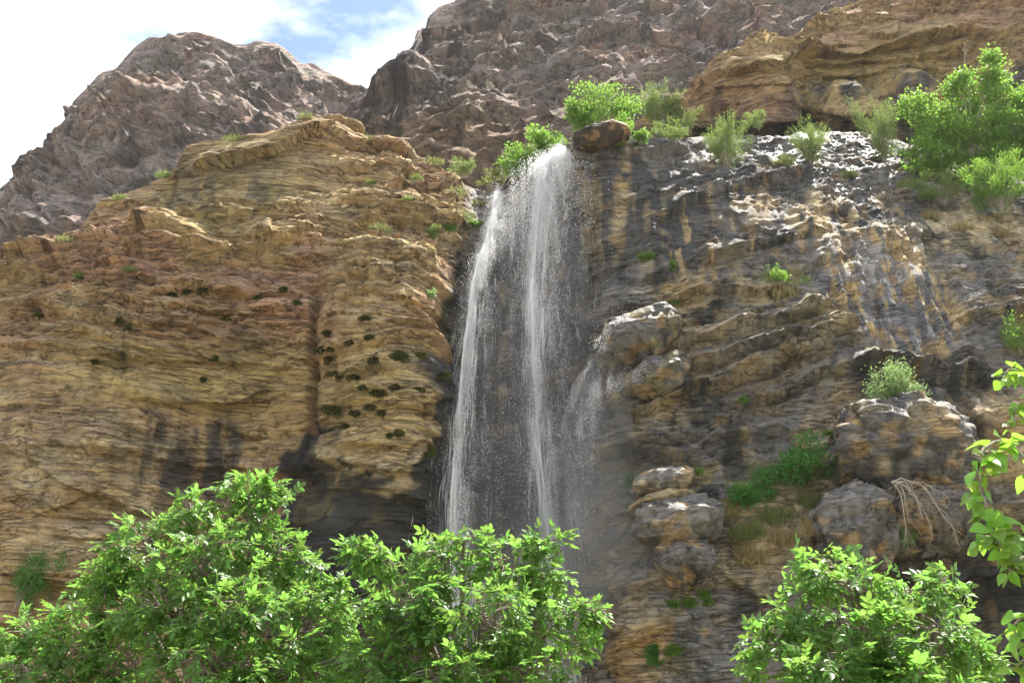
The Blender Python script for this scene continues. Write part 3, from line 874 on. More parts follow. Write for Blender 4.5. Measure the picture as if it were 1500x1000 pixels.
# mountains behind
def mount_disp(seed, amp, tint, dip):
    def f(P, px, py):
        x, y, z = P[..., 0], P[..., 1], P[..., 2]
        f1, e1 = facets(x, y * .5, z * .8, 9.0, seed, 1.1, .5)
        f2, e2 = facets(x * 1.1, y * .5, z * .8, 3.6, seed + 10, 1.2, .6)
        f3, e3 = facets(x, y * .5, z, 1.5, seed + 20, 1.2, .6)
        p1, n1, k1, h1 = beds(x, z, dip, 3.0, 9.0, seed + 30, 3.5, 26, 22, 5, 18, .75)
        p2, n2, k2, h2 = beds(x, z, dip, 1.0, 3.0, seed + 31, 2.2, 18, 10, 3, 9, .75)
        fl = ridged(x * 1.5 + .3 * z, y, z * .35, 4.5, 4, seed + 42)
        ps = lambda t: np.maximum(t, 0)
        d = amp * (fbm(x, y, z, 24, 4, seed + 40) * 4.4 + fbm(x, y, z, 5, 5, seed + 43, .45) * .6 + fl * 1.2 + f1 * .42 + f2 * .28 + f3 * .22 + p1 * ps(n1 + .35) * 6.0 + k1 * 2.6 + p2 * ps(n2 + .2) * 3.0 + k2 * 1.5)
        w = fbc(x, y, z, 14, 5, seed + 50)
        c = mixc(np.broadcast_to(MAUVE * tint, P.shape).copy(), RUST * 1.0, smooth(-.05, .45, w) * .6)
        c = mixc(c, np.array([.34, .305, .275]), smooth(.0, .5, fbc(x, y, z * 2, 6, 4, seed + 51)) * .7)
        c = mixc(c, np.array([.15, .13, .122]), smooth(.12, .45, fbc(x * 1.6, y, z * .5, 6, 4, seed + 52)) * .7)
        c = mixc(c, np.array([.20, .19, .10]), smooth(.25, .5, fbc(x, y, z * 3, 9, 3, seed + 53)) * .3)
        c = mixc(c, BROWN * .85, ell(px, py, 690, 235, 150, 60, 0, .6) * .8 * (seed < 450))
        return d, c, np.zeros(px.shape)
    return f


C_TOP = [(470, 200, 148), (520, 165, 148), (546, 138, 148), (562, 116, 150), (592, 94, 152), (618, 72, 168), (628, 34, 170), (645, 14, 171), (668, 2, 172), (690, -30, 174), (760, -60, 178), (1000, -90, 182), (1500, -90, 182), (2000, -90, 182)]
C_DEP = [(470, 300, 132), (600, 300, 122), (800, 300, 118), (1000, 300, 116), (1300, 300, 116), (2000, 300, 116), (600, 180, 140), (800, 180, 138), (1000, 180, 135), (1300, 180, 134), (700, 80, 158), (900, 80, 155), (1100, 80, 152), (1400, 60, 152), (2000, 100, 152), (900, 0, 170), (1200, 0, 168), (600, 420, 112), (1000, 420, 108), (1600, 420, 108)]
Pc, Fc, Cc, Wc = rock_sheet(at(480, 200, 140)[0], at(1750, 200, 140)[0], 0.43, 42.0, 0.43, C_TOP, C_DEP, 50, 0.3, mount_disp(400, .8, 1.0, -.25))
sheet_object('mountain', Pc, Cc, Wc, M_MOUNT, 'steep reddish brown rock mountainside rising behind the waterfall to the top edge')

A_TOP = [(-500, 560, 199), (-200, 410, 204), (0, 282, 209), (48, 242, 211), (62, 230, 212), (76, 204, 213), (100, 172, 214), (106, 152, 214), (132, 124, 215), (150, 110, 216), (170, 105, 217), (196, 76, 219), (222, 62, 220), (262, 57, 221), (300, 55, 222), (332, 66, 222), (380, 61, 222), (404, 68, 222), (428, 86, 222), (452, 102, 220),
         (490, 116, 219), (520, 128, 218), (560, 140, 217), (700, 200, 217)]
A_DEP = [(-400, 700, 170), (0, 450, 168), (200, 450, 165), (400, 450, 162), (600, 450, 165), (100, 300, 180), (250, 250, 183), (400, 250, 182), (550, 250, 183), (200, 150, 195), (320, 140, 196), (450, 180, 193), (600, 250, 185)]
Pa, Fa, Ca, Wa = rock_sheet(at(-300, 300, 205)[0], at(680, 200, 215)[0], 0.56, 45.0, 0.56, A_TOP, A_DEP, 60, -0.2, mount_disp(500, 1.0, 1.08, .1))
sheet_object('mountain', Pa, Ca, Wa, M_MOUNT, 'rounded craggy rock peak at upper left, pinkish grey against the clouds')

# valley floor
gx = np.linspace(-420, 420, 90)
gy = np.linspace(-150, 420, 60)
GX, GY = np.meshgrid(gx, gy)
GZ = 0.35 * fbm(GX, GY, GX * 0, 25, 3, 900) - 0.1
GP = np.stack([GX, GY, GZ], -1)
i = np.arange(59)[:, None] * 90
j = np.arange(89)[None]
GF = np.stack([i + j, i + j + 1, i + 90 + j + 1, i + 90 + j], -1).reshape(-1, 4)
tag(link('ground', np_mesh('ground', GP.reshape(-1, 3), GF, True), M_GROUND), 'bare brown valley floor below the cliffs', None, None, 'structure')

# depth map of the near faces, to set things on them
AF = np.concatenate(FRONT)
fpx, fpy = proj(AF)
CELL = 3.0
gw, gh = int(2200 / CELL), int(1500 / CELL)
ci = ((fpx + 350) / CELL).astype(int)
cj = ((fpy + 150) / CELL).astype(int)
ok = (ci >= 0) & (ci < gw) & (cj >= 0) & (cj < gh)
DB = np.full((gh, gw), 1e9)
np.minimum.at(DB, (cj[ok], ci[ok]), AF[ok, 1])


def surf(px, py, rad=1):
    """the point of the rock face seen at px, py"""
    i0, j0 = int((px + 350) / CELL), int((py + 150) / CELL)
    for r in range(rad, 30):
        w = DB[max(0, j0 - r):j0 + r + 1, max(0, i0 - r):i0 + r + 1]
        w = w[w < 1e8]
        if len(w):
            return at(px, py, float(np.median(w)))
    return at(px, py, 50.0)


# ------------------------------------------------------------------ boulders
def boulder(px, py, rx, ry, Y, label, seed, depth=0.9, rot=0.0, cols=(GREY * 1.5, TAN, BLACK * 1.5), wetv=.45, flute=.3, under=.35, group='tufa boulders on the wet cliff', name='boulder'):
    c = at(px, py, Y)
    k = pxm(Y)
    n, m = (70, 96) if rx > 70 else (46, 64)
    th = np.linspace(0.0, math.pi, n)[:, None]
    ph = np.linspace(0, 2 * math.pi, m, endpoint=False)[None]
    ux, uy, uz = np.sin(th) * np.cos(ph), np.sin(th) * np.sin(ph), np.cos(th) + 0 * ph
    # blunt superellipsoid, bent out of true
    e = (np.abs(ux) ** 2.6 + np.abs(uy) ** 2.6 + np.abs(uz) ** 2.6) ** (-1 / 2.6)
    ux, uy, uz = ux * e, uy * e, uz * e
    A, B, H = rx * k, rx * k * depth, ry * k
    sc = min(A, H)
    x = ux * A * (1 + .28 * fbm(ux + seed, uy, uz, 1.1, 3, seed + 30))
    y = uy * B
    z = uz * H * (1 + .30 * fbm(ux - seed, uy, uz, 1.0, 3, seed + 31)) + .22 * H * fbm(ux + 2 * seed, uy, uz * 0, .9, 3, seed + 32)
    d = sc * (.34 * fbm(x + seed, y, z, sc * 1.0, 5, seed, .58) + .10 * flute * ridged((x + seed) * 2, y, z * .25, sc * .5, 3, seed + 3))
    fd, fe = facets(x + 3 * seed, y, z * 1.2, sc * .62, seed + 5, .9, .6)
    f2, e2 = facets(x + 3 * seed, y, z * 1.5, sc * .22, seed + 8, .9, .6)
    pb, nb_, kb, hb = beds(x + y * .3, z, .08, sc * .22, sc * .6, seed + 9, sc * .2, sc * 2, sc * 1.5, sc * .4, sc * 1.5)
    d = d + .36 * fd + .28 * f2 + sc * .13 * pb * np.maximum(nb_ + .2, 0) - sc * .07 * np.exp(-(fe / (.03 * sc + .01)) ** 2)
    d *= np.sin(th) ** .35
    x, y, z = x + ux * d, y + uy * d, z + uz * d * .6
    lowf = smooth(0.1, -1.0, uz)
    x, y = x * (1 - under * lowf), y * (1 - under * lowf) + under * lowf * B * .4
    cr_, sr = math.cos(math.radians(rot)), math.sin(math.radians(rot))
    x, z = x * cr_ + z * sr, -x * sr + z * cr_
    V = np.stack([x, y, z], -1)
    X, Yy, Zz = V[..., 0] + c[0], V[..., 1] + c[1], V[..., 2] + c[2]
    mo = fbc(X, Yy, Zz, .9, 4, seed + 20)
    dr = fbc(X * 2.2, Yy, Zz * .35, .8, 4, seed + 21)
    cc = mixc(np.broadcast_to(cols[0], V.shape).copy(), cols[1], smooth(-.05, .4, mo) * .8)
    cc = mixc(cc, cols[2], smooth(-.1, .3, dr) * lowf * .9 + .5 * smooth(.1, .5, dr))  # dark drip streaks, plus shade painted onto the undersides
    cc = mixc(cc, ORANGE, smooth(.3, .45, fbc(X, Yy, Zz, .7, 3, seed + 22)) * .55)
    i = np.arange(n - 1)[:, None] * m
    j = np.arange(m)[None]
    jn = (j + 1) % m
    F = np.stack([i + j, i + m + j, i + m + jn, i + jn], -1).reshape(-1, 4)
    o = link(name, np_mesh(name, V.reshape(-1, 3), F, True, cc.reshape(-1, 3), np.full(n * m, wetv)), M_BOULD, None, c)
    FRONT_PTS.append(V.reshape(-1, 3) + c)
    return tag(o, label, 'boulder', group)


FRONT_PTS = []
PALE = np.array([.20, .185, .165])
boulder(1318, 668, 100, 74, 46.9, 'large overhanging tufa boulder under the pale shrub at right', 3, .8, 0, (GREY * .65, TAN * .7, BLACK * 1.2), .5)
boulder(1252, 775, 62, 58, 46.3, 'grey rounded rock leaning below the large tufa boulder', 4, .8, -30, (GREY * .85, GREY * 1.1, BLACK * 1.3), .5)
boulder(1368, 760, 72, 46, 46.6, 'brown tufa lump behind the bare dry branches', 5, .8, -10, (GREY * .8, TAN * .5, BLACK * 1.3), .4)
boulder(976, 712, 46, 20, 46.9, 'flat pale boulder topmost of the stack beside the falls', 6, .9, -8, (PALE, TAN, BLACK * 2), .6, .1)
boulder(968, 738, 44, 12, 47.0, 'thin tan slab wedged under the flat pale boulder', 16, .9, -14, (TAN * .8, TAN, GREY), .2, .1)
boulder(994, 772, 58, 36, 46.5, 'pale grey rounded boulder in the middle of the stack', 7, .9, -6, (PALE, GREY * 1.1, BLACK * 2), .65, .2)
boulder(1004, 822, 40, 32, 46.4, 'craggy grey boulder at the foot of the stack beside the falls', 8, .9, 0, (PALE * .8, GREY, BLACK * 2), .5)
boulder(936, 500, 62, 36, 49.0, 'domed wet boulder with water sheeting over its top', 9, .9, -18, (GREY * .9, OLIVE * 1.2, BLACK * 1.4), .7)
boulder(966, 556, 46, 28, 48.9, 'small mossy boulder below the domed wet one', 10, .9, -20, (GREY * .9, OLIVE * 1.2, BLACK * 1.6), .6)
boulder(878, 206, 46, 18, 52.1, 'dark brown capstone overhanging the lip of the waterfall', 12, .9, -14, (BROWN * .2, BROWN * .34, BLACK), .45, .2, .1)
boulder(500, 190, 34, 15, 53.0, 'tan overhanging crest stone above the left cliff', 14, .9, 10, (OCHRE, BROWN, OCHRE * .7), 0, .0, .35, 'crest stones')
boulder(566, 222, 36, 14, 52.6, 'layered brown crest stone near the left stream', 15, .9, 8, (BROWN, OCHRE, BROWN * .7), 0, .0, .35, 'crest stones')
boulder(606, 372, 20, 9, 47.2, 'small pale ledge stone beside the left stream', 18, .9, 0, (CREAM * .8, TAN, BROWN), 0, .0, .3, 'crest stones')
boulder(985, 155, 20, 15, 56, 'small reddish crest rock between the green shrubs', 19, .9, 0, (RUST, BROWN, GREY), 0, .0, .3, 'crest stones')
_pts = np.concatenate(FRONT_PTS)
fpx, fpy = proj(_pts)
ci = np.clip(((fpx + 350) / CELL).astype(int), 0, gw - 1)
cj = np.clip(((fpy + 150) / CELL).astype(int), 0, gh - 1)
np.minimum.at(DB, (cj, ci), _pts[:, 1])

# loose stones on the slope beside the left stream
def loose_stones():
    rng = np.random.default_rng(404)
    for (px, py, w, tone, lb) in ((598, 238, 13, CREAM, 'pale loose stone just under the layered brown crest stone'), (640, 264, 12, BROWN, 'brown loose stone on the slope above the dark ledge of the left stream'),
                                  (655, 282, 13, CREAM, 'pale angular stone among the grass above the left stream'), (612, 290, 13, TAN, 'tan stone in the middle of the broken slope beside a grey tuft'),
                                  (545, 240, 13, TAN, 'tan stone lodged between the two crest stones'), (572, 302, 12, CREAM, 'pale stone above the grassy upper ledge of the buttress'),
                                  (582, 345, 13, BROWN, 'brown stone at the left end of the bushes on the buttress ledge'), (505, 302, 12, CREAM, 'lone pale stone on the bare beds left of the grassy ledge')):
        b = surf(px, py)
        r = w * pxm(b[1]) * .5
        n, m = 9, 12
        th = np.linspace(0.05, math.pi - .05, n)[:, None]
        ph = np.linspace(0, 2 * math.pi, m, endpoint=False)[None]
        u = np.stack([np.sin(th) * np.cos(ph), np.sin(th) * np.sin(ph), np.cos(th) + 0 * ph], -1)
        k = int(rng.integers(1, 9999))
        fd = facets(u[..., 0] + k, u[..., 1], u[..., 2], .8, k, 1.0, .5)[0]
        V = u * (1 + .5 * fd)[..., None] * np.array([r, r * .8, r * rng.uniform(.4, .75)])
        i = np.arange(n - 1)[:, None] * m
        j = np.arange(m)[None]
        F = np.stack([i + j, i + m + j, i + m + (j + 1) % m, i + (j + 1) % m], -1).reshape(-1, 4)
        cc = np.broadcast_to(tone, (n * m, 3))
        o = link('stone', np_mesh('stone', V.reshape(-1, 3), F, False, cc, np.zeros(n * m)), M_BOULD, None, b + [0, -.03, 0])
        tag(o, lb, 'stone', 'loose stones beside the narrow stream')


loose_stones()

# ------------------------------------------------------------------ falling water
def droplets(P, r, stretch, rng, dirn=None):
    """small irregular drops (four-sided) drawn out along the fall"""
    n = len(P)
    base = np.array([[0, 0, 1.0], [.94, 0, -.33], [-.47, .82, -.33], [-.47, -.82, -.33]])
    a = rng.uniform(0, 2 * math.pi, n)
    ca, sa = np.cos(a), np.sin(a)
    V = np.empty((n, 4, 3))
    sg = np.where(rng.random(n) < .5, 1.0, -1.0)
    for q in range(4):
        bx, by, bz = base[q]
        V[:, q, 0] = (bx * ca - by * sa) * r
        V[:, q, 1] = (bx * sa + by * ca) * r
        V[:, q, 2] = bz * sg * r * stretch
        if dirn is not None:
            V[:, q, 0] += V[:, q, 2] * dirn[:, 0]
    V += P[:, None]
    F = np.array([[0, 1, 2], [0, 2, 3], [0, 3, 1], [1, 3, 2]])
    F = (np.arange(n)[:, None, None] * 4 + F[None]).reshape(-1, 3)
    return V.reshape(-1, 3), F


def fall(path, n, rng, sig, seed, rr=(0.010, 0.032), core=0.5, top_dense=1.0, ysig=0.35, clump=0.25, asym=0.0):
    """path: [(px, py, Y, halfwidth_px)]"""
    pw = np.array([list(at(p[0], p[1], p[2])) + [p[3] * pxm(p[2])] for p in path])
    t = np.linspace(0, 1, len(path))
    out = []
    got = 0
    while got < n:
        k = n
        u = rng.random(k) ** top_dense
        c = np.stack([np.interp(u, t, pw[:, q]) for q in range(4)], -1)
        lat = np.where(rng.random(k) < core, rng.normal(0, .30, k), rng.normal(asym, .85, k))
        x = c[:, 0] + lat * c[:, 3]
        y = c[:, 1] + rng.normal(0, ysig, k)
        z = c[:, 2] + rng.normal(0, .25, k)
        nz = fbm(x * 3.2, y * 0, z * .28, 1.0, 3, seed) + .55 * fbm(x, y * 0, z, .55, 3, seed + 7)
        keep = rng.random(k) < smooth(-.35, .55, nz) + clump * .3
        out.append(np.stack([x, y, z], -1)[keep])
        got += keep.sum()
    P = np.concatenate(out)[:n]
    r = np.exp(rng.uniform(math.log(rr[0]), math.log(rr[1]), n))
    return P, r


def water_part(name, parent, P, r, st, rng, kind='stuff'):
    off = np.array(parent.location)
    V, F = droplets(P - off, r, st, rng)
    return tag(link(name, np_mesh(name, V, F, False), M_WATER, parent), kind=kind)


rw = np.random.default_rng(5)
def strands(name, parent, path, n, rng, core, width=(.010, .028), length=(.03, .12), top=1.0, ysig=.25, spread=.8, seed=0):
    """long thin threads of water that follow the fall"""
    pw = np.array([list(at(p[0], p[1], p[2])) + [p[3] * pxm(p[2])] for p in path])
    t = np.linspace(0, 1, len(path))
    m = 6
    u0 = rng.random(n) ** top
    du = rng.uniform(*length, n)
    lat = np.where(rng.random(n) < core, rng.normal(0, .28, n), rng.normal(0, spread, n))
    lat += .25 * np.sin(lat * 9 + seed) * .3
    yo = rng.normal(0, ysig, n)
    nz = fbm(lat * 2.0, u0 * 0, u0 * 14, 1.0, 3, 800 + seed)
    w = rng.uniform(*width, n) * (.35 + 1.5 * smooth(-.3, .4, nz))
    a = rng.uniform(-.9, .9, n)
    ph = rng.uniform(0, 6.28, n)
    V = np.zeros((n, m, 2, 3))
    for k in range(m):
        f = k / (m - 1)
        u = np.clip(u0 + du * f, 0, 1)
        c = np.stack([np.interp(u, t, pw[:, q]) for q in range(4)], -1)
        x = c[:, 0] + (lat + .05 * np.sin(ph + 3 * f)) * c[:, 3]
        ww = w * math.sin(math.pi * min(.97, max(.03, f)))
        for q, sg in enumerate((-1, 1)):
            V[:, k, q, 0] = x + sg * ww * .5 * np.cos(a)
            V[:, k, q, 1] = c[:, 1] + yo + sg * ww * .5 * np.sin(a)
            V[:, k, q, 2] = c[:, 2]
    i = np.arange(m - 1) * 2
    F = np.stack([i, i + 1, i + 3, i + 2], -1)
    F = (np.arange(n)[:, None, None] * (m * 2) + F[None]).reshape(-1, 4)
    F = np.concatenate([F[:, [0, 1, 2]], F[:, [0, 2, 3]]])
    return tag(link(name, np_mesh(name, V.reshape(-1, 3) - np.array(parent.location), F), M_WATER, parent), kind='stuff')


MAIN_PATH = [(824, 225, 51.4, 8), (812, 236, 50.9, 20), (800, 258, 50.4, 34), (793, 300, 50.2, 38), (786, 360, 50.2, 36), (783, 430, 50.2, 34), (784, 520, 50.2, 34), (789, 620, 50.2, 34), (800, 720, 50.2, 38), (812, 880, 50.2, 46), (820, 1000, 50.2, 52), (826, 1150, 50.2, 59)]
LEFT_PATH = [(729, 281, 53.0, 5), (726, 300, 51.6, 7), (721, 330, 50.9, 9), (714, 360, 50.4, 9), (704, 388, 49.4, 11), (696, 425, 48.9, 15), (690, 490, 48.6, 18), (683, 560, 48.6, 20), (676, 640, 48.6, 23), (672, 720, 48.6, 26), (671, 800, 48.6, 28), (672, 900, 48.6, 30), (678, 1150, 48.6, 34)]
def mist_volume(name, parent, path, dens, seed):
    pw = np.array([list(at(p[0], p[1], p[2])) + [p[3] * pxm(p[2]), p[4]] for p in path])
    n, m = 40, 28
    t = np.linspace(0, 1, n)
    q = np.stack([np.interp(t, np.linspace(0, 1, len(path)), pw[:, c]) for c in range(5)], -1)
    q[:, 3:] *= np.clip(np.minimum(t, 1 - t) * 9, 0.02, 1)[:, None] ** .5
    a = np.linspace(0, 2 * math.pi, m, endpoint=False)
    ca, sa = np.cos(a)[None], np.sin(a)[None]
    wob = 1 + .22 * fbm(ca * 1.5 + 0 * q[:, :1], sa * 1.5 + 0 * q[:, :1], q[:, 2:3] * .35 + 0 * ca, 1.0, 3, seed)
    V = np.stack([q[:, :1] + q[:, 3:4] * ca * wob, q[:, 1:2] + q[:, 4:5] * sa * wob, q[:, 2:3] + 0 * ca], -1)
    i = np.arange(n - 1)[:, None] * m
    j = np.arange(m)[None]
    F = np.stack([i + j, i + m + j, i + m + (j + 1) % m, i + (j + 1) % m], -1).reshape(-1, 4)
    mt, nt, N, L, out = new_mat('mist_air')
    pv = N.new('ShaderNodeVolumePrincipled')
    pv.inputs['Color'].default_value = (.95, .96, .98, 1)
    pv.inputs['Density'].default_value = dens
    pv.inputs['Anisotropy'].default_value = .55
    L.new(pv.outputs[0], out.inputs['Volume'])
    V = V.reshape(-1, 3)
    tri = np.concatenate([F[:, [0, 1, 2]], F[:, [0, 2, 3]]])
    cap = []
    for r0, fl in ((0, False), ((n - 1) * m, True)):
        for k in range(1, m - 1):
            cap.append([r0, r0 + k, r0 + k + 1] if not fl else [r0, r0 + k + 1, r0 + k])
    tri = np.concatenate([tri, np.array(cap)])
    return tag(link(name, np_mesh(name, V - np.array(parent.location), tri), mt, parent), kind='stuff')


wf = empty('waterfall', at(815, 232, 51.2), 'tall white main waterfall spraying from the dark notch in the cliff top', 'waterfall', 'waterfalls')
P, r = fall([(822, 226, 51.3, 10), (808, 240, 50.8, 26), (800, 262, 50.4, 38), (797, 300, 50.2, 40), (796, 360, 50.2, 38), (795, 430, 50.2, 38), (795, 520, 50.2, 38), (799, 620, 50.2, 38), (806, 720, 50.2, 42), (815, 880, 50.2, 56), (822, 1000, 50.2, 60), (828, 1150, 50.2, 69)], 44000, rw, 0, 11, (.007, .026), .42, 1.3)
water_part('droplets', wf, P, r, rw.uniform(1.2, 3.2, len(r)), rw)
P, r = fall([(815, 232, 51.0, 16), (798, 256, 50.4, 22), (790, 290, 50.1, 24), (785, 340, 50.0, 20), (782, 420, 50.0, 17), (784, 520, 50.0, 14), (789, 600, 50.0, 12), (798, 680, 50.0, 16), (806, 800, 50.0, 16), (815, 1000, 50, 22), (821, 1150, 50, 25)], 18000, rw, 0, 13, (.007, .022), .7, 1.25, .2)
water_part('water_strand', wf, P, r, rw.uniform(1.5, 4.5, len(r)), rw)
P, r = fall([(785, 290, 50.6, 44), (788, 400, 50.6, 54), (792, 550, 50.6, 56), (805, 700, 50.6, 62), (815, 1000, 50.6, 70), (821, 1150, 50.6, 80)], 28000, rw, 0, 17, (.005, .018), .1, .9, .6)
water_part('mist', wf, P, r, rw.uniform(1.0, 2.2, len(r)), rw)
P, r = fall([(788, 600, 50.1, 4), (783, 650, 50.0, 6), (774, 720, 50, 8), (766, 800, 50, 10)], 2000, rw, 0, 19, (.008, .024), .8, 1.0, .15)
water_part('water_strand', wf, P, r, rw.uniform(1.5, 4.5, len(r)), rw)

mist_volume('mist', wf, [(805, 236, 50.6, 34, .7), (795, 300, 50.4, 62, 1.0), (785, 420, 50.4, 78, 1.3), (785, 560, 50.4, 92, 1.6), (800, 700, 50.2, 120, 2.0), (830, 850, 49.6, 150, 2.0), (840, 980, 49.6, 150, 2.0)], .10, 91)
strands('water_veil', wf, MAIN_PATH, 4200, rw, .5, (.004, .012), (.015, .05), top=1.5)
strands('water_veil', wf, [(p[0] - 4, p[1], p[2] - .1, p[3] * .32) for p in MAIN_PATH], 2400, rw, .7, (.005, .013), (.015, .06), top=1.3, seed=2)
strands('water_veil', wf, [(770, 300, 50.7, 50), (780, 420, 50.7, 60), (785, 600, 50.7, 60), (800, 800, 50.7, 70), (810, 1000, 50.7, 70), (816, 1150, 50.7, 80)], 300, rw, .1, (.006, .013), (.02, .07), seed=3)
ws = empty('waterfall', at(728, 283, 51.5), 'narrow left stream falling from a dark ledge beside the ochre buttress', 'waterfall', 'waterfalls')
P, r = fall([(729, 281, 53.0, 6), (726, 300, 51.6, 8), (722, 330, 50.9, 10), (716, 360, 50.4, 10), (706, 385, 49.5, 13), (698, 420, 49.0, 16), (693, 480, 48.6, 20), (686, 560, 48.6, 24), (680, 640, 48.6, 28), (676, 720, 48.6, 30), (676, 800, 48.6, 32), (678, 900, 48.6, 34), (684, 1150, 48.6, 39)], 30000, rw, 0, 23, (.007, .024), .45, .95, .25, .25, .35)
water_part('droplets', ws, P, r, rw.uniform(1.3, 3.5, len(r)), rw)
P, r = fall([(729, 281, 53.0, 5), (726, 300, 51.5, 6), (721, 330, 50.8, 7), (714, 360, 50.3, 7), (703, 390, 49.3, 7), (694, 430, 48.7, 7), (688, 500, 48.5, 7), (678, 600, 48.5, 7), (671, 680, 48.5, 7), (667, 760, 48.5, 8), (668, 900, 48.5, 9), (674, 1150, 48.5, 10)], 14000, rw, 0, 29, (.008, .026), .8, 1.0, .12)
water_part('water_strand', ws, P, r, rw.uniform(1.5, 4.5, len(r)), rw)

mist_volume('mist', ws, [(724, 310, 50.9, 10, .4), (700, 410, 49.2, 22, .5), (688, 540, 48.8, 36, .8), (680, 700, 48.8, 46, 1.0), (680, 850, 48.8, 54, 1.1)], .09, 92)
P, r = fall([(824, 226, 51.3, 8), (808, 240, 50.8, 20), (796, 262, 50.3, 30), (788, 300, 50.1, 32), (786, 360, 50.1, 26)], 14000, rw, 0, 15, (.010, .03), .6, 1.2, .25)
water_part('spray', wf, P, r, rw.uniform(1.0, 2.4, len(r)), rw)
strands('water_veil', ws, LEFT_PATH, 2400, rw, .5, (.004, .012), (.015, .05), seed=4)
strands('water_veil', ws, [(p[0] - p[3] * .35, p[1], p[2] - .05, p[3] * .3) for p in LEFT_PATH], 1800, rw, .8, (.006, .016), (.015, .06), seed=5)
wr = empty('waterfall', at(915, 475, 48.4), 'thin side spray arcing off the domed wet boulder right of the main fall', 'waterfall', 'waterfalls')
P, r = fall([(945, 466, 48.0, 6), (912, 476, 47.8, 8), (890, 496, 47.8, 9), (876, 525, 47.8, 10), (868, 580, 47.9, 14), (862, 680, 48, 20), (858, 820, 48, 26)], 5000, rw, 0, 31, (.007, .02), .5, .8, .3)
water_part('droplets', wr, P, r, rw.uniform(1.2, 3.0, len(r)), rw)
P, r = fall([(950, 545, 47.6, 5), (905, 556, 47.5, 10), (875, 572, 47.6, 16), (856, 600, 47.8, 18), (846, 660, 48, 22), (842, 780, 48, 28)], 6000, rw, 0, 37, (.007, .02), .4, .8, .35)
water_part('spray', wr, P, r, rw.uniform(1.0, 2.4, len(r)), rw)

mist_volume('mist', wr, [(950, 470, 47.6, 10, .4), (905, 500, 47.5, 20, .6), (880, 560, 47.6, 40, .9), (870, 660, 47.6, 60, 1.2), (890, 780, 47.0, 80, 1.4), (900, 900, 46.6, 80, 1.4)], .10, 93)

# ------------------------------------------------------------------ leaves and woody plants
def leaflet(L, W, fold=.18, droop=.12, x0=0.0):
    """one leaf blade along +x, folded on its midrib: 7 points, 6 triangles"""
    V = np.array([[0, 0, 0], [.5 * L, 0, -droop * L * .3], [L, 0, -droop * L], [.28 * L, W * .46, fold * W - droop * L * .08], [.66 * L, W * .42, fold * W - droop * L * .45], [.28 * L, -W * .46, fold * W - droop * L * .08], [.66 * L, -W * .42, fold * W - droop * L * .45]])
    F = np.array([[0, 1, 3], [3, 1, 4], [4, 1, 2], [0, 5, 1], [5, 6, 1], [6, 2, 1]])
    V[:, 0] += x0
    return V, F


def rot_z(V, a):
    c, s = math.cos(a), math.sin(a)
    return V @ np.array([[c, s, 0], [-s, c, 0], [0, 0, 1]])


def rot_x(V, a):
    c, s = math.cos(a), math.sin(a)
    return V @ np.array([[1, 0, 0], [0, c, s], [0, -s, c]])


def compound_leaf(rng, L=0.30, n=3, ll=0.125, lw=0.056):
    """a walnut leaf: leaflets in pairs along a drooping rachis and one at its tip"""
    g = Geo()
    xs = np.linspace(0, L, 6)
    rz = -0.25 * L * (xs / L) ** 2
    g.add(np.concatenate([np.stack([xs, xs * 0 + .0025, rz], -1), np.stack([xs, xs * 0 - .0025, rz], -1)]), [[i, i + 1, i + 7, i + 6] for i in range(5)])
    for k in range(n):
        t = (0.30 + 0.58 * k / max(1, n - 1))
        s = (0.78 + .12 * k) * rng.uniform(.85, 1.15)
        for sd in (-1, 1):
            V, F = leaflet(ll * s, lw * s, rng.uniform(.08, .3), rng.uniform(.05, .3))
            V = rot_x(V, rng.uniform(-.5, .5))
            V = rot_z(V, sd * math.radians(rng.uniform(42, 68)))
            V = V + [t * L, 0, np.interp(t * L, xs, rz)]
            g.add(V, F)
    V, F = leaflet(ll * 1.15, lw * 1.15, .15, .25)
    g.add(V + [L, 0, rz[-1]], F)
    return g.arrays()


def frames(d, rng, roll=.5, up=(0, 0, 1)):
    """rotation matrices with x along d and z near up"""
    d = d / (np.linalg.norm(d, axis=1)[:, None] + 1e-9)
    upv = np.asarray(up, float)[None] + rng.normal(0, roll, d.shape)
    yv = np.cross(upv, d)
    yv /= np.linalg.norm(yv, axis=1)[:, None] + 1e-9
    zv = np.cross(d, yv)
    return np.stack([d, yv, zv], -1)


def scatter(Vl, Fl, T, R, S):
    V = np.einsum('nij,kj->nki', R, Vl) * S[:, None, None] + T[:, None]
    F = (np.arange(len(T))[:, None, None] * len(Vl) + Fl[None]).reshape(-1, 3)
    return V.reshape(-1, 3), F


def bez(a, b, c, n=7):
    t = np.linspace(0, 1, n)[:, None]
    return (1 - t) ** 2 * a + 2 * t * (1 - t) * b + t * t * c


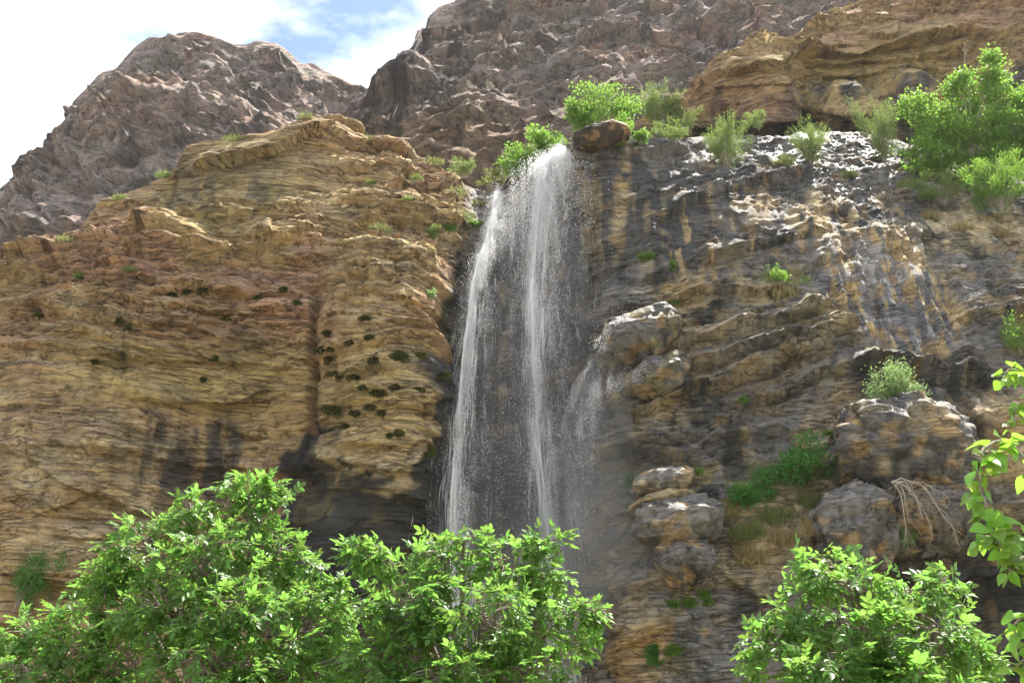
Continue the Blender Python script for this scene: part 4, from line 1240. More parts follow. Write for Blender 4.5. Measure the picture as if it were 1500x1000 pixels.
def leafy_tree(name, label, base, fork_z, blobs, tips_per, seed, scale=1.0, leaves_per_tip=(4, 7), group='walnut trees in the foreground', n_parts=300, trunk_r=.11, mat=None):
    """blobs: [(px, py, rx_px, ry_px, Y)] clumps of the crown"""
    rng = np.random.default_rng(seed)
    base = np.asarray(base, float)
    root = empty(name, base, label, 'tree', group)
    mat = mat or M_WALNUT
    fork = base + np.array([rng.normal(0, .1), rng.normal(0, .1), fork_z])
    g = Geo()
    g.tube(bez(base, base + [rng.normal(0, .12), rng.normal(0, .1), fork_z * .5], fork, 8), np.linspace(trunk_r * 1.25, trunk_r * .8, 8), 9)
    g.build('trunk', M_BARK, root, base, True)
    variants = [compound_leaf(rng, .18 * scale, 3, .085 * scale, .044 * scale) for _ in range(4)] + [compound_leaf(rng, .14 * scale, 2, .08 * scale, .043 * scale) for _ in range(2)]
    tw = Geo()
    T, D = [], []
    for (px, py, rx, ry, Y) in blobs:
        c = at(px, py, Y)
        k = pxm(Y)
        R3 = np.array([rx * k, (rx + ry) * .5 * k * 1.0, ry * k]) * .9
        lb = Geo()
        mid = fork * .45 + c * .55 + np.array([0, 0, .15 * np.linalg.norm(c - fork)]) + rng.normal(0, .1, 3)
        limb = bez(fork, mid, c + [0, 0, R3[2] * .3], 9)
        lb.tube(limb, np.linspace(trunk_r * .5, .016, 9), 6)
        lb.build('branch', M_BARK, root, base, True)
        nt = int(4.4 * tips_per * (R3[0] * R3[2]) / .25) + 4
        q = rng.normal(0, 1, (nt, 3))
        q /= np.linalg.norm(q, axis=1)[:, None]
        rad = rng.uniform(.25, 1.0, nt) ** .55
        rad = rad * np.where(rng.random(nt) < .12, rng.uniform(1.05, 1.3, nt), .95)
        tip = c + q * rad[:, None] * R3
        for ti in tip:
            st = limb[int(rng.integers(5, 9))] * .6 + ti * .1 + (c + rng.normal(0, .25, 3) * R3) * .3
            md = (st + ti) / 2 + rng.normal(0, .05, 3) + [0, 0, .05]
            tw.tube(bez(st, md, ti, 5), np.linspace(.011, .004, 5), 4)
            out = (ti - c) / R3
            tdir = ti - st
            tdir /= np.linalg.norm(tdir) + 1e-9
            for _ in range(int(rng.integers(*leaves_per_tip))):
                d = rng.normal(0, 1, 3)
                d = d - tdir * d.dot(tdir) * .3
                d /= np.linalg.norm(d)
                d = d * .9 + tdir * .55 + out * .15 + np.array([0, -.05, -.3])
                back = rng.uniform(0, .5) * (ti - st) * .5
                T.append(ti - back)
                D.append(d)
    tag(tw.build('twigs', M_BARK, root, base), kind='stuff')
    T, D = np.array(T), np.array(D)
    n = len(T)
    R = frames(D, rng, .45, (0, -.12, 1))
    S = rng.uniform(.75, 1.2, n)
    vi = rng.integers(0, len(variants), n)
    ppx, ppy = proj(T)
    vis = (ppx > 0) & (ppx < 1500) & (ppy < 1000) & (ppy > 0)
    # the leaves nearest the camera and largest are objects of their own
    score = np.where(vis, T[:, 1] - .35 * S + rng.normal(0, .12, n), 1e9)
    order = np.argsort(score)
    sel = order[:min(n_parts, n)]
    rest = order[min(n_parts, n):]
    meshes = []
    for V, F in variants:
        me = np_mesh('leaf', V, F, True)
        me.materials.append(mat)
        meshes.append(me)
    for s_ in sel:
        o = bpy.data.objects.new('leaf', meshes[vi[s_]])
        COL.objects.link(o)
        o.parent = root
        M = Matrix.Identity(4)
        for a in range(3):
            for b in range(3):
                M[a][b] = R[s_, a, b] * S[s_]
            M[a][3] = T[s_, a] - base[a]
        o.matrix_local = M
    Vs, Fs, off = [], [], 0
    for k, (V, F) in enumerate(variants):
        idx = rest[vi[rest] == k]
        if not len(idx):
            continue
        a, b = scatter(V, F, T[idx] - base, R[idx], S[idx])
        Vs.append(a)
        Fs.append(b + off)
        off += len(a)
    fo = link('foliage', np_mesh('foliage', np.concatenate(Vs), np.concatenate(Fs), True), mat, root)
    tag(fo, kind='stuff')
    return root


def ground_under(px, Y):
    p = at(px, 900, Y)
    return np.array([p[0], Y, -.05])


leafy_tree('walnut_tree', 'large bright green walnut tree left of centre rising to the highest tip', ground_under(330, 13.4), 2.2,
           [(378, 742, 46, 48, 12.6), (400, 705, 22, 20, 12.6), (345, 716, 26, 18, 12.6), (275, 745, 44, 34, 12.4), (215, 800, 60, 46, 12.3), (300, 820, 80, 60, 12.0), (400, 812, 62, 50, 12.6), (455, 850, 46, 42, 12.8),
            (240, 890, 80, 60, 11.9), (350, 900, 90, 66, 11.7), (450, 920, 70, 60, 12.1), (300, 980, 110, 60, 11.6), (440, 990, 90, 50, 11.7), (165, 880, 40, 44, 12.5), (168, 822, 34, 34, 12.5), (150, 850, 30, 34, 12.5), (170, 960, 50, 50, 12.4), (500, 880, 30, 34, 12.9), (330, 1060, 140, 60, 11.6)], 8.0, 101, 1.0)
leafy_tree('walnut_tree', 'middle walnut tree whose right twig reaches across the waterfall foot', ground_under(690, 12.6), 2.0,
           [(560, 815, 50, 30, 12.0), (530, 806, 22, 14, 12.0), (650, 822, 62, 42, 11.8), (680, 792, 36, 18, 11.8), (740, 830, 48, 36, 12.0), (800, 800, 26, 18, 12.1), (800, 850, 40, 44, 12.1), (600, 890, 84, 56, 11.5), (700, 905, 80, 56, 11.3), (790, 920, 46, 52, 11.8), (865, 888, 30, 16, 12.0), (845, 940, 24, 24, 12.0),
            (560, 970, 84, 50, 11.5), (660, 990, 100, 50, 11.2), (770, 990, 60, 50, 11.5), (640, 1070, 150, 50, 11.2)], 8.0, 102, 1.0)
leafy_tree('walnut_tree', 'walnut tree at lower right with glossy leaves below the tufa boulder', ground_under(1290, 10.0), 1.8,
           [(1215, 830, 56, 30, 9.4), (1250, 862, 80, 40, 9.2), (1340, 872, 56, 34, 9.4), (1385, 855, 34, 22, 9.6), (1160, 900, 50, 36, 9.4), (1260, 930, 90, 50, 8.9), (1370, 930, 66, 46, 9.1), (1140, 960, 56, 44, 9.3), (1230, 990, 90, 44, 8.8), (1340, 1000, 90, 44, 8.8), (1430, 960, 40, 40, 9.4), (1280, 1060, 150, 50, 8.8)], 9.0, 103, .95)
leafy_tree('walnut_tree', 'low walnut tree in the bottom left corner, darker and nearer the cliff', ground_under(40, 13.6), 1.4,
           [(95, 905, 36, 28, 12.9), (40, 930, 48, 34, 12.8), (100, 960, 60, 40, 12.6), (30, 985, 60, 40, 12.4), (-60, 960, 70, 60, 12.8), (120, 1020, 90, 40, 12.4), (0, 1060, 120, 50, 12.4)], 7.0, 104, 1.0)


def broad_leaf_mesh(rng, L=.1):
    t = np.linspace(0, 1, 7)
    w = np.array([0, .36, .5, .47, .36, .2, 0]) * L * .82
    rz = -.22 * L * t ** 2
    V = [[tt * L, 0, z] for tt, z in zip(t, rz)]
    V += [[tt * L - .02 * L, ww, z + ww * .28 * (1 - .4 * tt) + .012 * L * math.sin(9 * tt)] for tt, ww, z in zip(t[1:-1], w[1:-1], rz[1:-1])]
    V += [[tt * L - .02 * L, -ww, z + ww * .28 * (1 - .4 * tt) - .012 * L * math.sin(8 * tt)] for tt, ww, z in zip(t[1:-1], w[1:-1], rz[1:-1])]
    F = [[0, 1, 7]] + [[7 + k, 1 + k, 2 + k] for k in range(4)] + [[7 + k, 2 + k, 8 + k] for k in range(4)] + [[11, 5, 6]]
    F += [[0, 12, 1]] + [[12 + k, 2 + k, 1 + k] for k in range(4)] + [[12 + k, 13 + k, 2 + k] for k in range(4)] + [[16, 6, 5]]
    g = Geo()
    g.add(V, F)
    g.add([[0, .002, 0], [0, -.002, 0], [-.35 * L, -.002, .06 * L], [-.35 * L, .002, .06 * L]], [[0, 1, 2, 3]])
    return g.arrays()


def near_branch(label, base_px, Y, shoots, seed, L=.1, step=.055):
    """a tree standing just outside the frame whose shoots hang into it; every leaf is an object"""
    rng = np.random.default_rng(seed)
    base = ground_under(base_px, Y + .6)
    root = empty('broadleaf_tree', base, label, 'tree', 'broadleaf trees at the right edge')
    top = base + np.array([0.05, 0, 4.4])
    g = Geo()
    g.tube(bez(base, base + [.1, 0, 2.2], top, 9), np.linspace(.075, .012, 9), 8)
    g.build('trunk', M_BARK, root, base, True)
    tg = Geo()
    TT, DD = [], []
    for q in range(16):
        u = rng.uniform(.45, 1)
        p0 = base + np.array([.08, 0, 4.4 * u])
        p1 = p0 + [abs(rng.normal(.25, .25)), rng.normal(.1, .3), rng.uniform(.05, .5)]
        tg.tube(bez(p0, (p0 + p1) / 2 + [0, 0, .1], p1, 5), np.linspace(.012, .003, 5), 4)
        for _ in range(14):
            TT.append(p1 * rng.uniform(.97, 1.0) + rng.normal(0, .07, 3) - (p1 - p0) * rng.uniform(0, .5))
            DD.append(rng.normal(0, 1, 3) + [0, 0, -.4])
    tag(tg.build('twigs', M_BARK, root, base), kind='stuff')
    TT, DD = np.array(TT), np.array(DD)
    Vb, Fb2 = broad_leaf_mesh(rng, L)
    A_, B_ = scatter(Vb, Fb2, TT - base, frames(DD, rng, .5), rng.uniform(.6, 1.1, len(TT)))
    tag(link('foliage', np_mesh('foliage', A_, B_, True), M_BROAD, root), kind='stuff')
    mes = []
    for _ in range(4):
        V, F = broad_leaf_mesh(rng, L)
        me = np_mesh('leaf', V, F, True)
        me.materials.append(M_BROAD)
        mes.append(me)
    for sh in shoots:
        pts = np.array([at(*s) for s in sh])
        t = np.linspace(0, 1, len(pts))
        u = np.linspace(0, 1, 14)
        path = np.stack([np.interp(u, t, pts[:, q]) for q in range(3)], -1)
        start = base + np.array([0, 0, max(.8, min(4.2, pts[0, 2] - .5))])
        lead = bez(start, (start + path[0]) / 2 + [0, 0, .25], path[0], 7)[:-1]
        full = np.concatenate([lead, path])
        bg = Geo()
        bg.tube(full, np.linspace(.014, .003, len(full)), 5)
        bg.build('branch', M_BARK, root, base, True)
        ln = np.linalg.norm(np.diff(path, axis=0), axis=1).sum()
        for k in range(max(4, int(ln / step)) * 3):
            uu = (k + rng.random()) / (max(4, int(ln / step)) * 3)
            p = np.array([np.interp(uu, u, path[:, q]) for q in range(3)])
            d = rng.normal(0, 1, 3) * [1, 1, .5] + [0, -.3, -.35]
            d /= np.linalg.norm(d)
            R = frames(d[None], rng, .5, (-.1, -.5, .8))[0]
            s_ = rng.uniform(.6, 1.15) * (1 - .3 * uu)
            o = bpy.data.objects.new('leaf', mes[int(rng.integers(4))])
            COL.objects.link(o)
            o.parent = root
            p = p + d * .35 * L * s_ - base
            M = Matrix.Identity(4)
            for a in range(3):
                for b in range(3):
                    M[a][b] = R[a, b] * s_
                M[a][3] = p[a]
            o.matrix_local = M
    return root


near_branch('pale green broad leafed shoots hanging in from the right edge below the boulder line', 1640, 4.6,
            [[(1520, 690, 4.6), (1470, 640, 4.6), (1436, 660, 4.5), (1432, 700, 4.5), (1446, 745, 4.45), (1458, 785, 4.4), (1475, 815, 4.4)], [(1540, 800, 4.6), (1490, 790, 4.5), (1455, 780, 4.5), (1440, 800, 4.45)], [(1530, 820, 4.5), (1500, 815, 4.4), (1475, 828, 4.4), (1492, 850, 4.4)], [(1530, 910, 4.6), (1500, 900, 4.5), (1485, 915, 4.5), (1490, 950, 4.5)], [(1540, 960, 4.6), (1500, 965, 4.5), (1482, 985, 4.5)]], 61, .105, .038)
near_branch('yellow green spray of leaves at the right edge above the hanging shoots', 1700, 5.2,
            [[(1540, 600, 5.2), (1500, 545, 5.2), (1478, 540, 5.1), (1470, 555, 5.1)], [(1540, 620, 5.2), (1505, 590, 5.2), (1485, 600, 5.1), (1488, 640, 5.1)]], 62, .10, .05)


# ------------------------------------------------------------------ shrubs, tufts and cushions on the rock
def small_leaf(L, W):
    V = np.array([[0, 0, 0], [.5 * L, W * .5, W * .12], [L, 0, -.1 * L], [.5 * L, -W * .5, W * .12]])
    return V, np.array([[0, 1, 2], [0, 2, 3]])


def shrub(name, label, cat, px, py, w, h, mat, n=2500, leaf=(.14, .06), stems=9, Y=None, seed=0, lean=0.0, group='shrubs on the cliff tops', droop=.1, shell=.5, spray=0.0, stem_mat=None, clump=28):
    """base at px, py on the rock; w, h size in photograph pixels"""
    rng = np.random.default_rng(1000 + seed)
    b = surf(px, py) if Y is None else at(px, py, Y)
    if Y is None:
        b = b + np.array([0, .25, -.1])
    k = pxm(b[1])
    W, H = w * k * .5, h * k
    root = empty(name, b, label, cat, group)
    st = Geo()
    tipsP, tipsD = [], []
    for s in range(stems):
        a = rng.uniform(0, 2 * math.pi)
        rr = math.sqrt(rng.uniform(.02, 1))
        hh = H * (.55 + .45 * math.sqrt(max(0, 1 - rr ** 2))) * rng.uniform(.75, 1.05)
        end = np.array([math.cos(a) * rr * W + lean * H, math.sin(a) * rr * W * .8, hh])
        path = bez(np.zeros(3), np.array([end[0] * .25, end[1] * .25, hh * .6]), end, 7)
        st.tube(path, np.linspace(.03 * H / 4 + .008, .006, 7), 4)
        m = max(2, clump // stems + 1)
        for q in range(m):
            u = rng.uniform(.3, 1) ** .8
            p = np.array([np.interp(u, np.linspace(0, 1, 7), path[:, c]) for c in range(3)])
            p = p + rng.normal(0, 1, 3) * np.array([W, W * .8, H * .5]) * .16
            tipsP.append(p)
            tipsD.append(path[-1] - path[-3])
    tag(st.build('stem', stem_mat or M_BARK, root), kind=None)
    tipsP, tipsD = np.array(tipsP), np.array(tipsD)
    ti = rng.integers(0, len(tipsP), n)
    sg = np.array([W, W * .8, H * .55]) * (.15 if spray == 0 else .09)
    off = rng.normal(0, 1, (n, 3)) * sg
    T = tipsP[ti] + off
    if spray:
        dd = tipsD[ti] / (np.linalg.norm(tipsD[ti], axis=1)[:, None] + 1e-9)
        T = T + dd * rng.uniform(-1, 1, (n, 1)) * H * .22 * spray
        D = dd + rng.normal(0, .45, (n, 3))
    else:
        D = rng.normal(0, 1, (n, 3)) + off / sg * .3
    D[:, 2] -= droop
    T[:, 2] = np.maximum(T[:, 2], .02 * H)
    V, F = small_leaf(*leaf)
    A, B = scatter(V, F, T, frames(D, rng, .5), rng.uniform(.6, 1.3, n))
    tag(link('foliage', np_mesh('foliage', A, B), mat, root), kind='stuff')
    return root


def grass_tuft(name, label, cat, px, py, w, h, mat, n=260, seed=0, group='grass tufts on the cliffs', hang=0.0, blade=.035, Y=None):
    rng = np.random.default_rng(3000 + seed)
    b = surf(px, py) if Y is None else at(px, py, Y)
    k = pxm(b[1])
    W, H = w * k * .5, h * k
    g = Geo()
    a = rng.uniform(0, 2 * math.pi, n)
    r = np.sqrt(rng.random(n)) * W * .7
    bx, by = np.cos(a) * r, np.sin(a) * r * .5
    if hang == 0:
        bz = -.1 * H + 0 * r
    else:
        bz = rng.uniform(-.1, .1, n) * H
    bz = bz + rng.normal(0, .12, n) * H
    L = H * rng.uniform(.3, 1.15, n) * (1.15 - .75 * (r / (W * .7 + 1e-6)) ** 1.5) * (.55 + .6 * (vnoise(bx * 2.2, by * 2.2, bx * 0, seed) * .5 + .5))
    a2 = rng.uniform(0, 2 * math.pi, n)
    sp_ = rng.uniform(.1, .95, n)
    lx, ly = np.cos(a2) * sp_ * L, np.sin(a2) * sp_ * L * .7 - .15 * L
    up = 1 - 2 * hang
    w2 = blade * rng.uniform(.5, 1.1, n)
    o = np.zeros((n, 5, 3))
    ang = rng.uniform(0, math.pi, n)
    wx, wy = np.cos(ang) * w2 * .5, np.sin(ang) * w2 * .5
    for q, (t, ww) in enumerate(((0, 1), (0, -1), (.55, .8), (.55, -.8), (1, 0))):
        o[:, q, 0] = bx + lx * t ** 1.5 + wx * ww
        o[:, q, 1] = by + ly * t ** 1.5 + wy * ww
        o[:, q, 2] = bz + up * L * (t - .28 * t ** 2.5)
    F = np.array([[0, 1, 3], [0, 3, 2], [2, 3, 4]])
    F = (np.arange(n)[:, None, None] * 5 + F[None]).reshape(-1, 3)
    ob = link(name, np_mesh(name, o.reshape(-1, 3), F), mat, None, b)
    return tag(ob, label, cat, group)


def cushion(label, px, py, w, h, seed, mat=None, group='moss cushions on the ochre cliff', name='moss_cushion'):
    """low dome of short leaves on the rock"""
    rng = np.random.default_rng(5000 + seed)
    b = surf(px, py)
    k = pxm(b[1])
    W, H = w * k * .45, h * k * .45
    n = int(120 + 5 * w * h / 4)
    q = rng.normal(0, 1, (n, 3))
    q /= np.linalg.norm(q, axis=1)[:, None]
    q[:, 1] = -np.abs(q[:, 1])
    rad = rng.uniform(.5, 1.05, n)[:, None] * (1 + .4 * vnoise(q[:, 0] * 1.6 + seed, q[:, 1] * 1.6, q[:, 2] * 1.6, seed))[:, None]
    T = q * rad * np.array([W * 1.15, min(W, H) * .6, H * .85])
    T[:, 2] -= np.abs(rng.normal(0, .15, n)) * H * .8
    V, F = small_leaf(.12, .07)
    A, B = scatter(V, F, T, frames(q + rng.normal(0, .5, (n, 3)) + [0, 0, -.2], rng, .8), rng.uniform(.5, 1.1, n))
    return tag(link(name, np_mesh(name, A, B), mat or M_MOSS, None, b), label, 'plant', group)


# -- along the lip of the falls
shrub('shrub', 'rounded bright green shrub left of the waterfall lip', 'shrub', 765, 266, 80, 68, M_SHRUB, 4420, (.17, .10), 9, 54.5, 1)
shrub('shrub', 'low green shrub just above the waterfall lip', 'shrub', 808, 236, 85, 52, M_SHRUB, 4080, (.17, .10), 8, 54.5, 2)
shrub('shrub', 'tall yellow green shrub above and right of the falls', 'shrub', 850, 196, 63, 68, M_SHRUB, 3740, (.18, .11), 8, 56.0, 3)
shrub('shrub', 'broad light green shrub with airy top at the crest centre', 'shrub', 893, 190, 109, 79, M_SHRUB, 5440, (.17, .09), 12, 57.0, 4)
shrub('shrub', 'feathery grey green bush beside the small red crest rock', 'bush', 962, 198, 65, 96, M_WILLOW, 5100, (.20, .035), 14, 55.4, 5, .12, droop=-.2, spray=.8)
shrub('shrub', 'low feathery bush right of the small red crest rock', 'bush', 1005, 198, 56, 48, M_WILLOW, 2550, (.18, .035), 10, 55.6, 6, droop=-.2, spray=.8)
shrub('shrub', 'small leafy sprig hanging over the brown capstone', 'shrub', 912, 206, 36, 44, M_SHRUB, 1190, (.16, .08), 6, 52.6, 7)
shrub('shrub', 'little green sprig below the feathery bush on the capstone edge', 'shrub', 940, 212, 31, 30, M_SHRUB, 850, (.15, .08), 5, 52.8, 8)
shrub('shrub', 'small dull green bush in the gap left of the lip shrubs', 'bush', 676, 258, 48, 28, M_WILLOW, 1190, (.15, .05), 7, 55.2, 9)
shrub('shrub', 'pale dry bush between the left stream and the lip shrubs', 'bush', 722, 272, 48, 24, M_GRASS, 1190, (.16, .04), 7, 55.4, 10, spray=.6)
shrub('shrub', 'green shrub spilling over the right end of the brown capstone', 'shrub', 905, 212, 44, 34, M_SHRUB, 1200, (.16, .08), 7, 51.9, 41)
shrub('shrub', 'low straggling bush on the brown lip right of the capstone', 'bush', 985, 210, 70, 30, M_WILLOW, 1500, (.18, .04), 10, 53.6, 42, droop=-.1, spray=.7)
# -- on the wet slope at right
shrub('shrub', 'willowy grey green bush at the left of the shiny wet slope', 'bush', 1066, 258, 75, 101, M_WILLOW, 5440, (.22, .034), 16, 53.6, 11, .05, droop=-.25, spray=.9)
shrub('shrub', 'small feathery bush behind the willowy grey green one', 'bush', 1112, 192, 43, 37, M_WILLOW, 1700, (.18, .034), 9, 57.5, 12, droop=-.2, spray=.8)
shrub('shrub', 'slender willowy bush in the middle of the shiny wet slope', 'bush', 1190, 250, 63, 83, M_WILLOW, 4080, (.21, .034), 14, 55.0, 13, .0, droop=-.25, spray=.9)
shrub('shrub', 'tall feathery bush left of the crest tree', 'bush', 1296, 240, 85, 114, M_WILLOW, 6460, (.22, .034), 18, 57.0, 14, .0, droop=-.2, spray=.9)
shrub('shrub', 'dense bright bush in front of the crest tree at the right edge', 'bush', 1468, 312, 122, 96, M_SHRUB, 7140, (.20, .05), 18, 52.5, 15, .0, droop=-.2, spray=.6)
shrub('shrub', 'low grey bush under the crest tree', 'bush', 1385, 300, 97, 55, M_WILLOW, 3740, (.20, .04), 12, 54.0, 16, droop=-.2, spray=.6)


def crest_tree():
    rng = np.random.default_rng(77)
    Y = 56.5
    base = at(1425, 290, Y)
    root = empty('tree', base, 'bright green tree on the right crest with a thin bare topped leader', 'tree')
    k = pxm(Y)
    fork = at(1420, 235, Y)
    g = Geo()
    g.tube(bez(base, (base + fork) / 2 + [.15, 0, 0], fork, 6), np.linspace(.17, .11, 6), 7)
    g.build('trunk', M_BARK, root, base, True)
    blobs = [(1345, 160, 26, 22), (1380, 190, 40, 34), (1360, 225, 40, 24), (1410, 150, 30, 24), (1450, 120, 22, 16), (1455, 85, 12, 16), (1470, 150, 32, 24), (1440, 200, 44, 34), (1485, 190, 36, 34), (1400, 255, 44, 24), (1520, 160, 40, 40), (1470, 240, 40, 26), (1415, 115, 12, 10), (1395, 128, 12, 8), (1555, 210, 50, 50)]
    Ts, Ds = [], []
    tw = Geo()
    for (px, py, rx, ry) in blobs:
        c = at(px, py, Y + rng.normal(0, .5))
        R3 = np.array([rx * k, rx * k, ry * k])
        lb = Geo()
        lb.tube(bez(fork, (fork + c) / 2 + rng.normal(0, .2, 3) + [0, 0, .3], c, 8), np.linspace(.07, .015, 8), 5)
        lb.build('branch', M_BARK, root, base, True)
        for _ in range(int(22 * rx * ry / 500) + 6):
            q = rng.normal(0, 1, 3)
            q /= np.linalg.norm(q)
            tip = c + q * R3 * rng.uniform(.3, 1) ** .5
            tw.tube(np.array([c + q * R3 * .1, (c + tip) / 2 + rng.normal(0, .06, 3), tip]), [.02, .014, .008], 3)
            m = 42
            Ts.append(tip + rng.normal(0, 1, (m, 3)) * .26)
            Ds.append(rng.normal(0, 1, (m, 3)) + q * .6)
    tag(tw.build('twigs', M_BARK, root, base), kind='stuff')
    bare = Geo()
    tp = at(1413, 62, Y)
    bare.tube(bez(fork, at(1412, 150, Y), tp, 8), np.linspace(.05, .01, 8), 4)
    for _ in range(14):
        u = rng.uniform(.55, .98)
        a = fork * (1 - u) + tp * u + [.1, 0, 0]
        bare.tube(np.array([a, a + [rng.normal(0, .5), rng.normal(0, .3), rng.uniform(.2, .7)]]), [.014, .006], 3)
    bare.build('bare_leader', M_TWIG, root, base)
    T, D = np.concatenate(Ts), np.concatenate(Ds)
    V, F = small_leaf(.25, .15)
    A, B = scatter(V, F, T - base, frames(D, rng, .5), rng.uniform(.6, 1.2, len(T)))
    tag(link('foliage', np_mesh('foliage', A, B), M_SHRUB, root), kind='stuff')


crest_tree()

# -- on the wet cliff face and boulders
M_PALE = leaf_mat('pale_shrub_leaf', (0.16, 0.24, 0.09), (0.26, 0.38, 0.13), 0.5, 0.3, 0.42)
shrub('shrub', 'pale green shrub standing on top of the large tufa boulder', 'shrub', 1328, 616, 78, 84, M_PALE, 4200, (.16, .065), 13, 45.9, 21, -.02, 'shrubs on the wet cliff')
shrub('shrub', 'green tuft with rusty roots hanging on the dark rock face', 'shrub', 1146, 424, 70, 34, M_SHRUB, 1500, (.16, .06), 10, None, 22, .0, 'shrubs on the wet cliff')
grass_tuft('hanging_roots', 'rusty brown roots hanging beneath the green cliff tuft', 'roots', 1150, 424, 60, 42, M_STRAW, 300, 1, None, 1.0, .05)
shrub('nettle_patch', 'dense dark green nettle patch on the slope left of the tufa boulder', 'plants', 1160, 722, 124, 66, M_HERB, 6500, (.17, .10), 16, None, 23, .0, 'shrubs on the wet cliff')
shrub('nettle_patch', 'lower left end of the nettle patch trailing onto the slope', 'plants', 1108, 745, 70, 44, M_HERB, 2600, (.16, .09), 9, None, 24, .0, 'shrubs on the wet cliff')
for q, (gx_, gy_, gw_, gh_, gm_, lb_) in enumerate([
        (1180, 738, 72, 35, M_GRASS, 'grass clump at the right of the slope below the nettles'),
        (1135, 760, 78, 37, M_GRASS, 'long pale grass in the middle of the slope below the nettles'),
        (1095, 782, 78, 37, M_GRASS, 'grass at the left of the slope beside the boulder stack'),
        (1150, 790, 65, 32, M_STRAW, 'straw coloured grass on the bare patch of the slope'),
        (1100, 815, 57, 37, M_STRAW, 'dry grass at the bottom of the slope'),
        (1190, 775, 46, 27, M_STRAW, 'dry grass under the leaning grey rock'),
        (1070, 750, 39, 29, M_STRAW, 'small straw tuft by the boulder stack')]):
    grass_tuft('grass_tuft', lb_, 'grass', gx_, gy_, gw_, gh_, gm_, 800, 10 + q)
grass_tuft('grass_tuft', 'bleached dry grass draped over the front of the tufa boulder', 'grass', 1300, 668, 66, 44, M_STRAW, 420, 20, blade=.04)
grass_tuft('grass_tuft', 'pale green grass on the crown of the tufa boulder', 'grass', 1262, 640, 36, 22, M_GRASS, 200, 21)
grass_tuft('grass_tuft', 'grey hanging weed under the dry branches', 'weed', 1322, 775, 44, 40, M_PALE, 260, 22, None, 1.0, .05)
shrub('shrub', 'small shrub at the right edge beside the dark recess', 'shrub', 1496, 520, 50, 64, M_SHRUB, 1500, (.15, .06), 9, 47.5, 25, .0, 'shrubs on the wet cliff')
shrub('shrub', 'blue green hanging bush in the shaded lower left corner', 'bush', 20, 896, 70, 84, M_HERB, 2600, (.16, .06), 12, 45.6, 26, .3, None)

for q, (gx_, gy_, gw_, gh_, lb_) in enumerate([
        (1360, 318, 46, 20, 'dry grass fringe at the left of the brown bank'), (1410, 335, 60, 22, 'dry grass in the middle of the brown bank under the bushes'), (1465, 345, 60, 22, 'dry grass at the right end of the brown bank'),
        (1110, 262, 60, 30, 'dry grass mat hanging below the willowy bush'), (1150, 238, 60, 22, 'pale grass strip across the wet slope'), (1245, 258, 40, 18, 'grass between the two right willowy bushes'),
        (1330, 270, 50, 22, 'green grass under the tall feathery bush')]):
    grass_tuft('grass_tuft', lb_, 'grass', gx_, gy_, gw_, gh_, M_STRAW if q < 4 else M_GRASS, 420, 40 + q, 'grass on the wet slope')

# -- small herbs on the wet face
for q, (a, b_, w_, h_, lb_) in enumerate([
        (946, 376, 26, 16, 'small herb on the pale streak right of the main fall'), (985, 388, 10, 24, 'thin sprig beside the small herb on the streaked face'), (988, 442, 14, 10, 'tiny tuft on the tan ledge'),
        (921, 702, 14, 22, 'yellow green sprig beside the flat pale boulder'), (1217, 636, 22, 14, 'herb on the orange tufa patch'), (1031, 872, 14, 22, 'pale sprig under the boulder stack'),
        (1140, 700, 10, 8, 'yellow tuft on the dark rock'), (985, 885, 22, 14, 'round moss ball leftmost in the row under the stack'), (1010, 882, 18, 14, 'round moss ball second in the row under the stack'),
        (1036, 880, 14, 12, 'round moss ball third in the row under the stack'), (958, 955, 24, 36, 'green herb hanging on the orange tufa at the bottom'), (985, 950, 26, 18, 'green herb right of the orange tufa at the bottom'),
        (1090, 585, 14, 10, 'yellow tuft on the grey slab'), (1020, 690, 14, 10, 'small green tuft on the flat pale boulder')]):
    cushion(lb_, a, b_, w_, h_, 100 + q, M_SHRUB if q != 10 else M_HERB, 'small herbs on the wet cliff', 'herb_tuft')

# -- left cliff: crest grass, ledge plants, moss cushions
for q, (gx_, gy_, gw_, gh_, mt_, lb_) in enumerate([
        (342, 205, 56, 14, M_GRASS, 'yellow green grass on the crest of the ochre cliff'), (448, 172, 40, 16, M_GRASS, 'grass at the highest point of the left crest'), (535, 208, 40, 14, M_GRASS, 'grass between the two crest stones'),
        (240, 258, 40, 12, M_WILLOW, 'grey green grass on the left shoulder of the crest'), (175, 290, 30, 12, M_WILLOW, 'small grey tuft lower on the left shoulder'), (95, 352, 50, 14, M_GRASS, 'grass on the low left ledge of the crest'), (40, 376, 40, 14, M_GRASS, 'grass at the far left end of the crest'),
        (555, 336, 60, 16, M_GRASS, 'grass on the upper ledge of the buttress'), (530, 322, 30, 12, M_GRASS, 'small grass tuft left on the buttress ledge'), (635, 238, 50, 16, M_GRASS, 'grass on the slope right of the crest stones'), (668, 282, 60, 16, M_GRASS, 'grass on the slope above the left stream'), (610, 262, 30, 12, M_WILLOW, 'grey tuft on the slope under the crest stones'),
        (700, 300, 40, 14, M_GRASS, 'grass beside the top of the left stream'), (598, 292, 30, 12, M_WILLOW, 'grey cushion grass in the middle of the slope'), (545, 268, 26, 12, M_WILLOW, 'grey tuft below the layered crest stone'), (680, 318, 50, 16, M_GRASS, 'grass hanging on the dark ledge by the left stream'),
        (190, 395, 40, 10, M_WILLOW, 'grey grass on the middle left ledge'), (115, 405, 30, 10, M_WILLOW, 'small grey tuft on the far left ledge')]):
    grass_tuft('grass_tuft', lb_, 'grass', gx_, gy_, gw_, gh_ * 1.15, mt_, 240, 60 + q, 'grass on the left cliff')
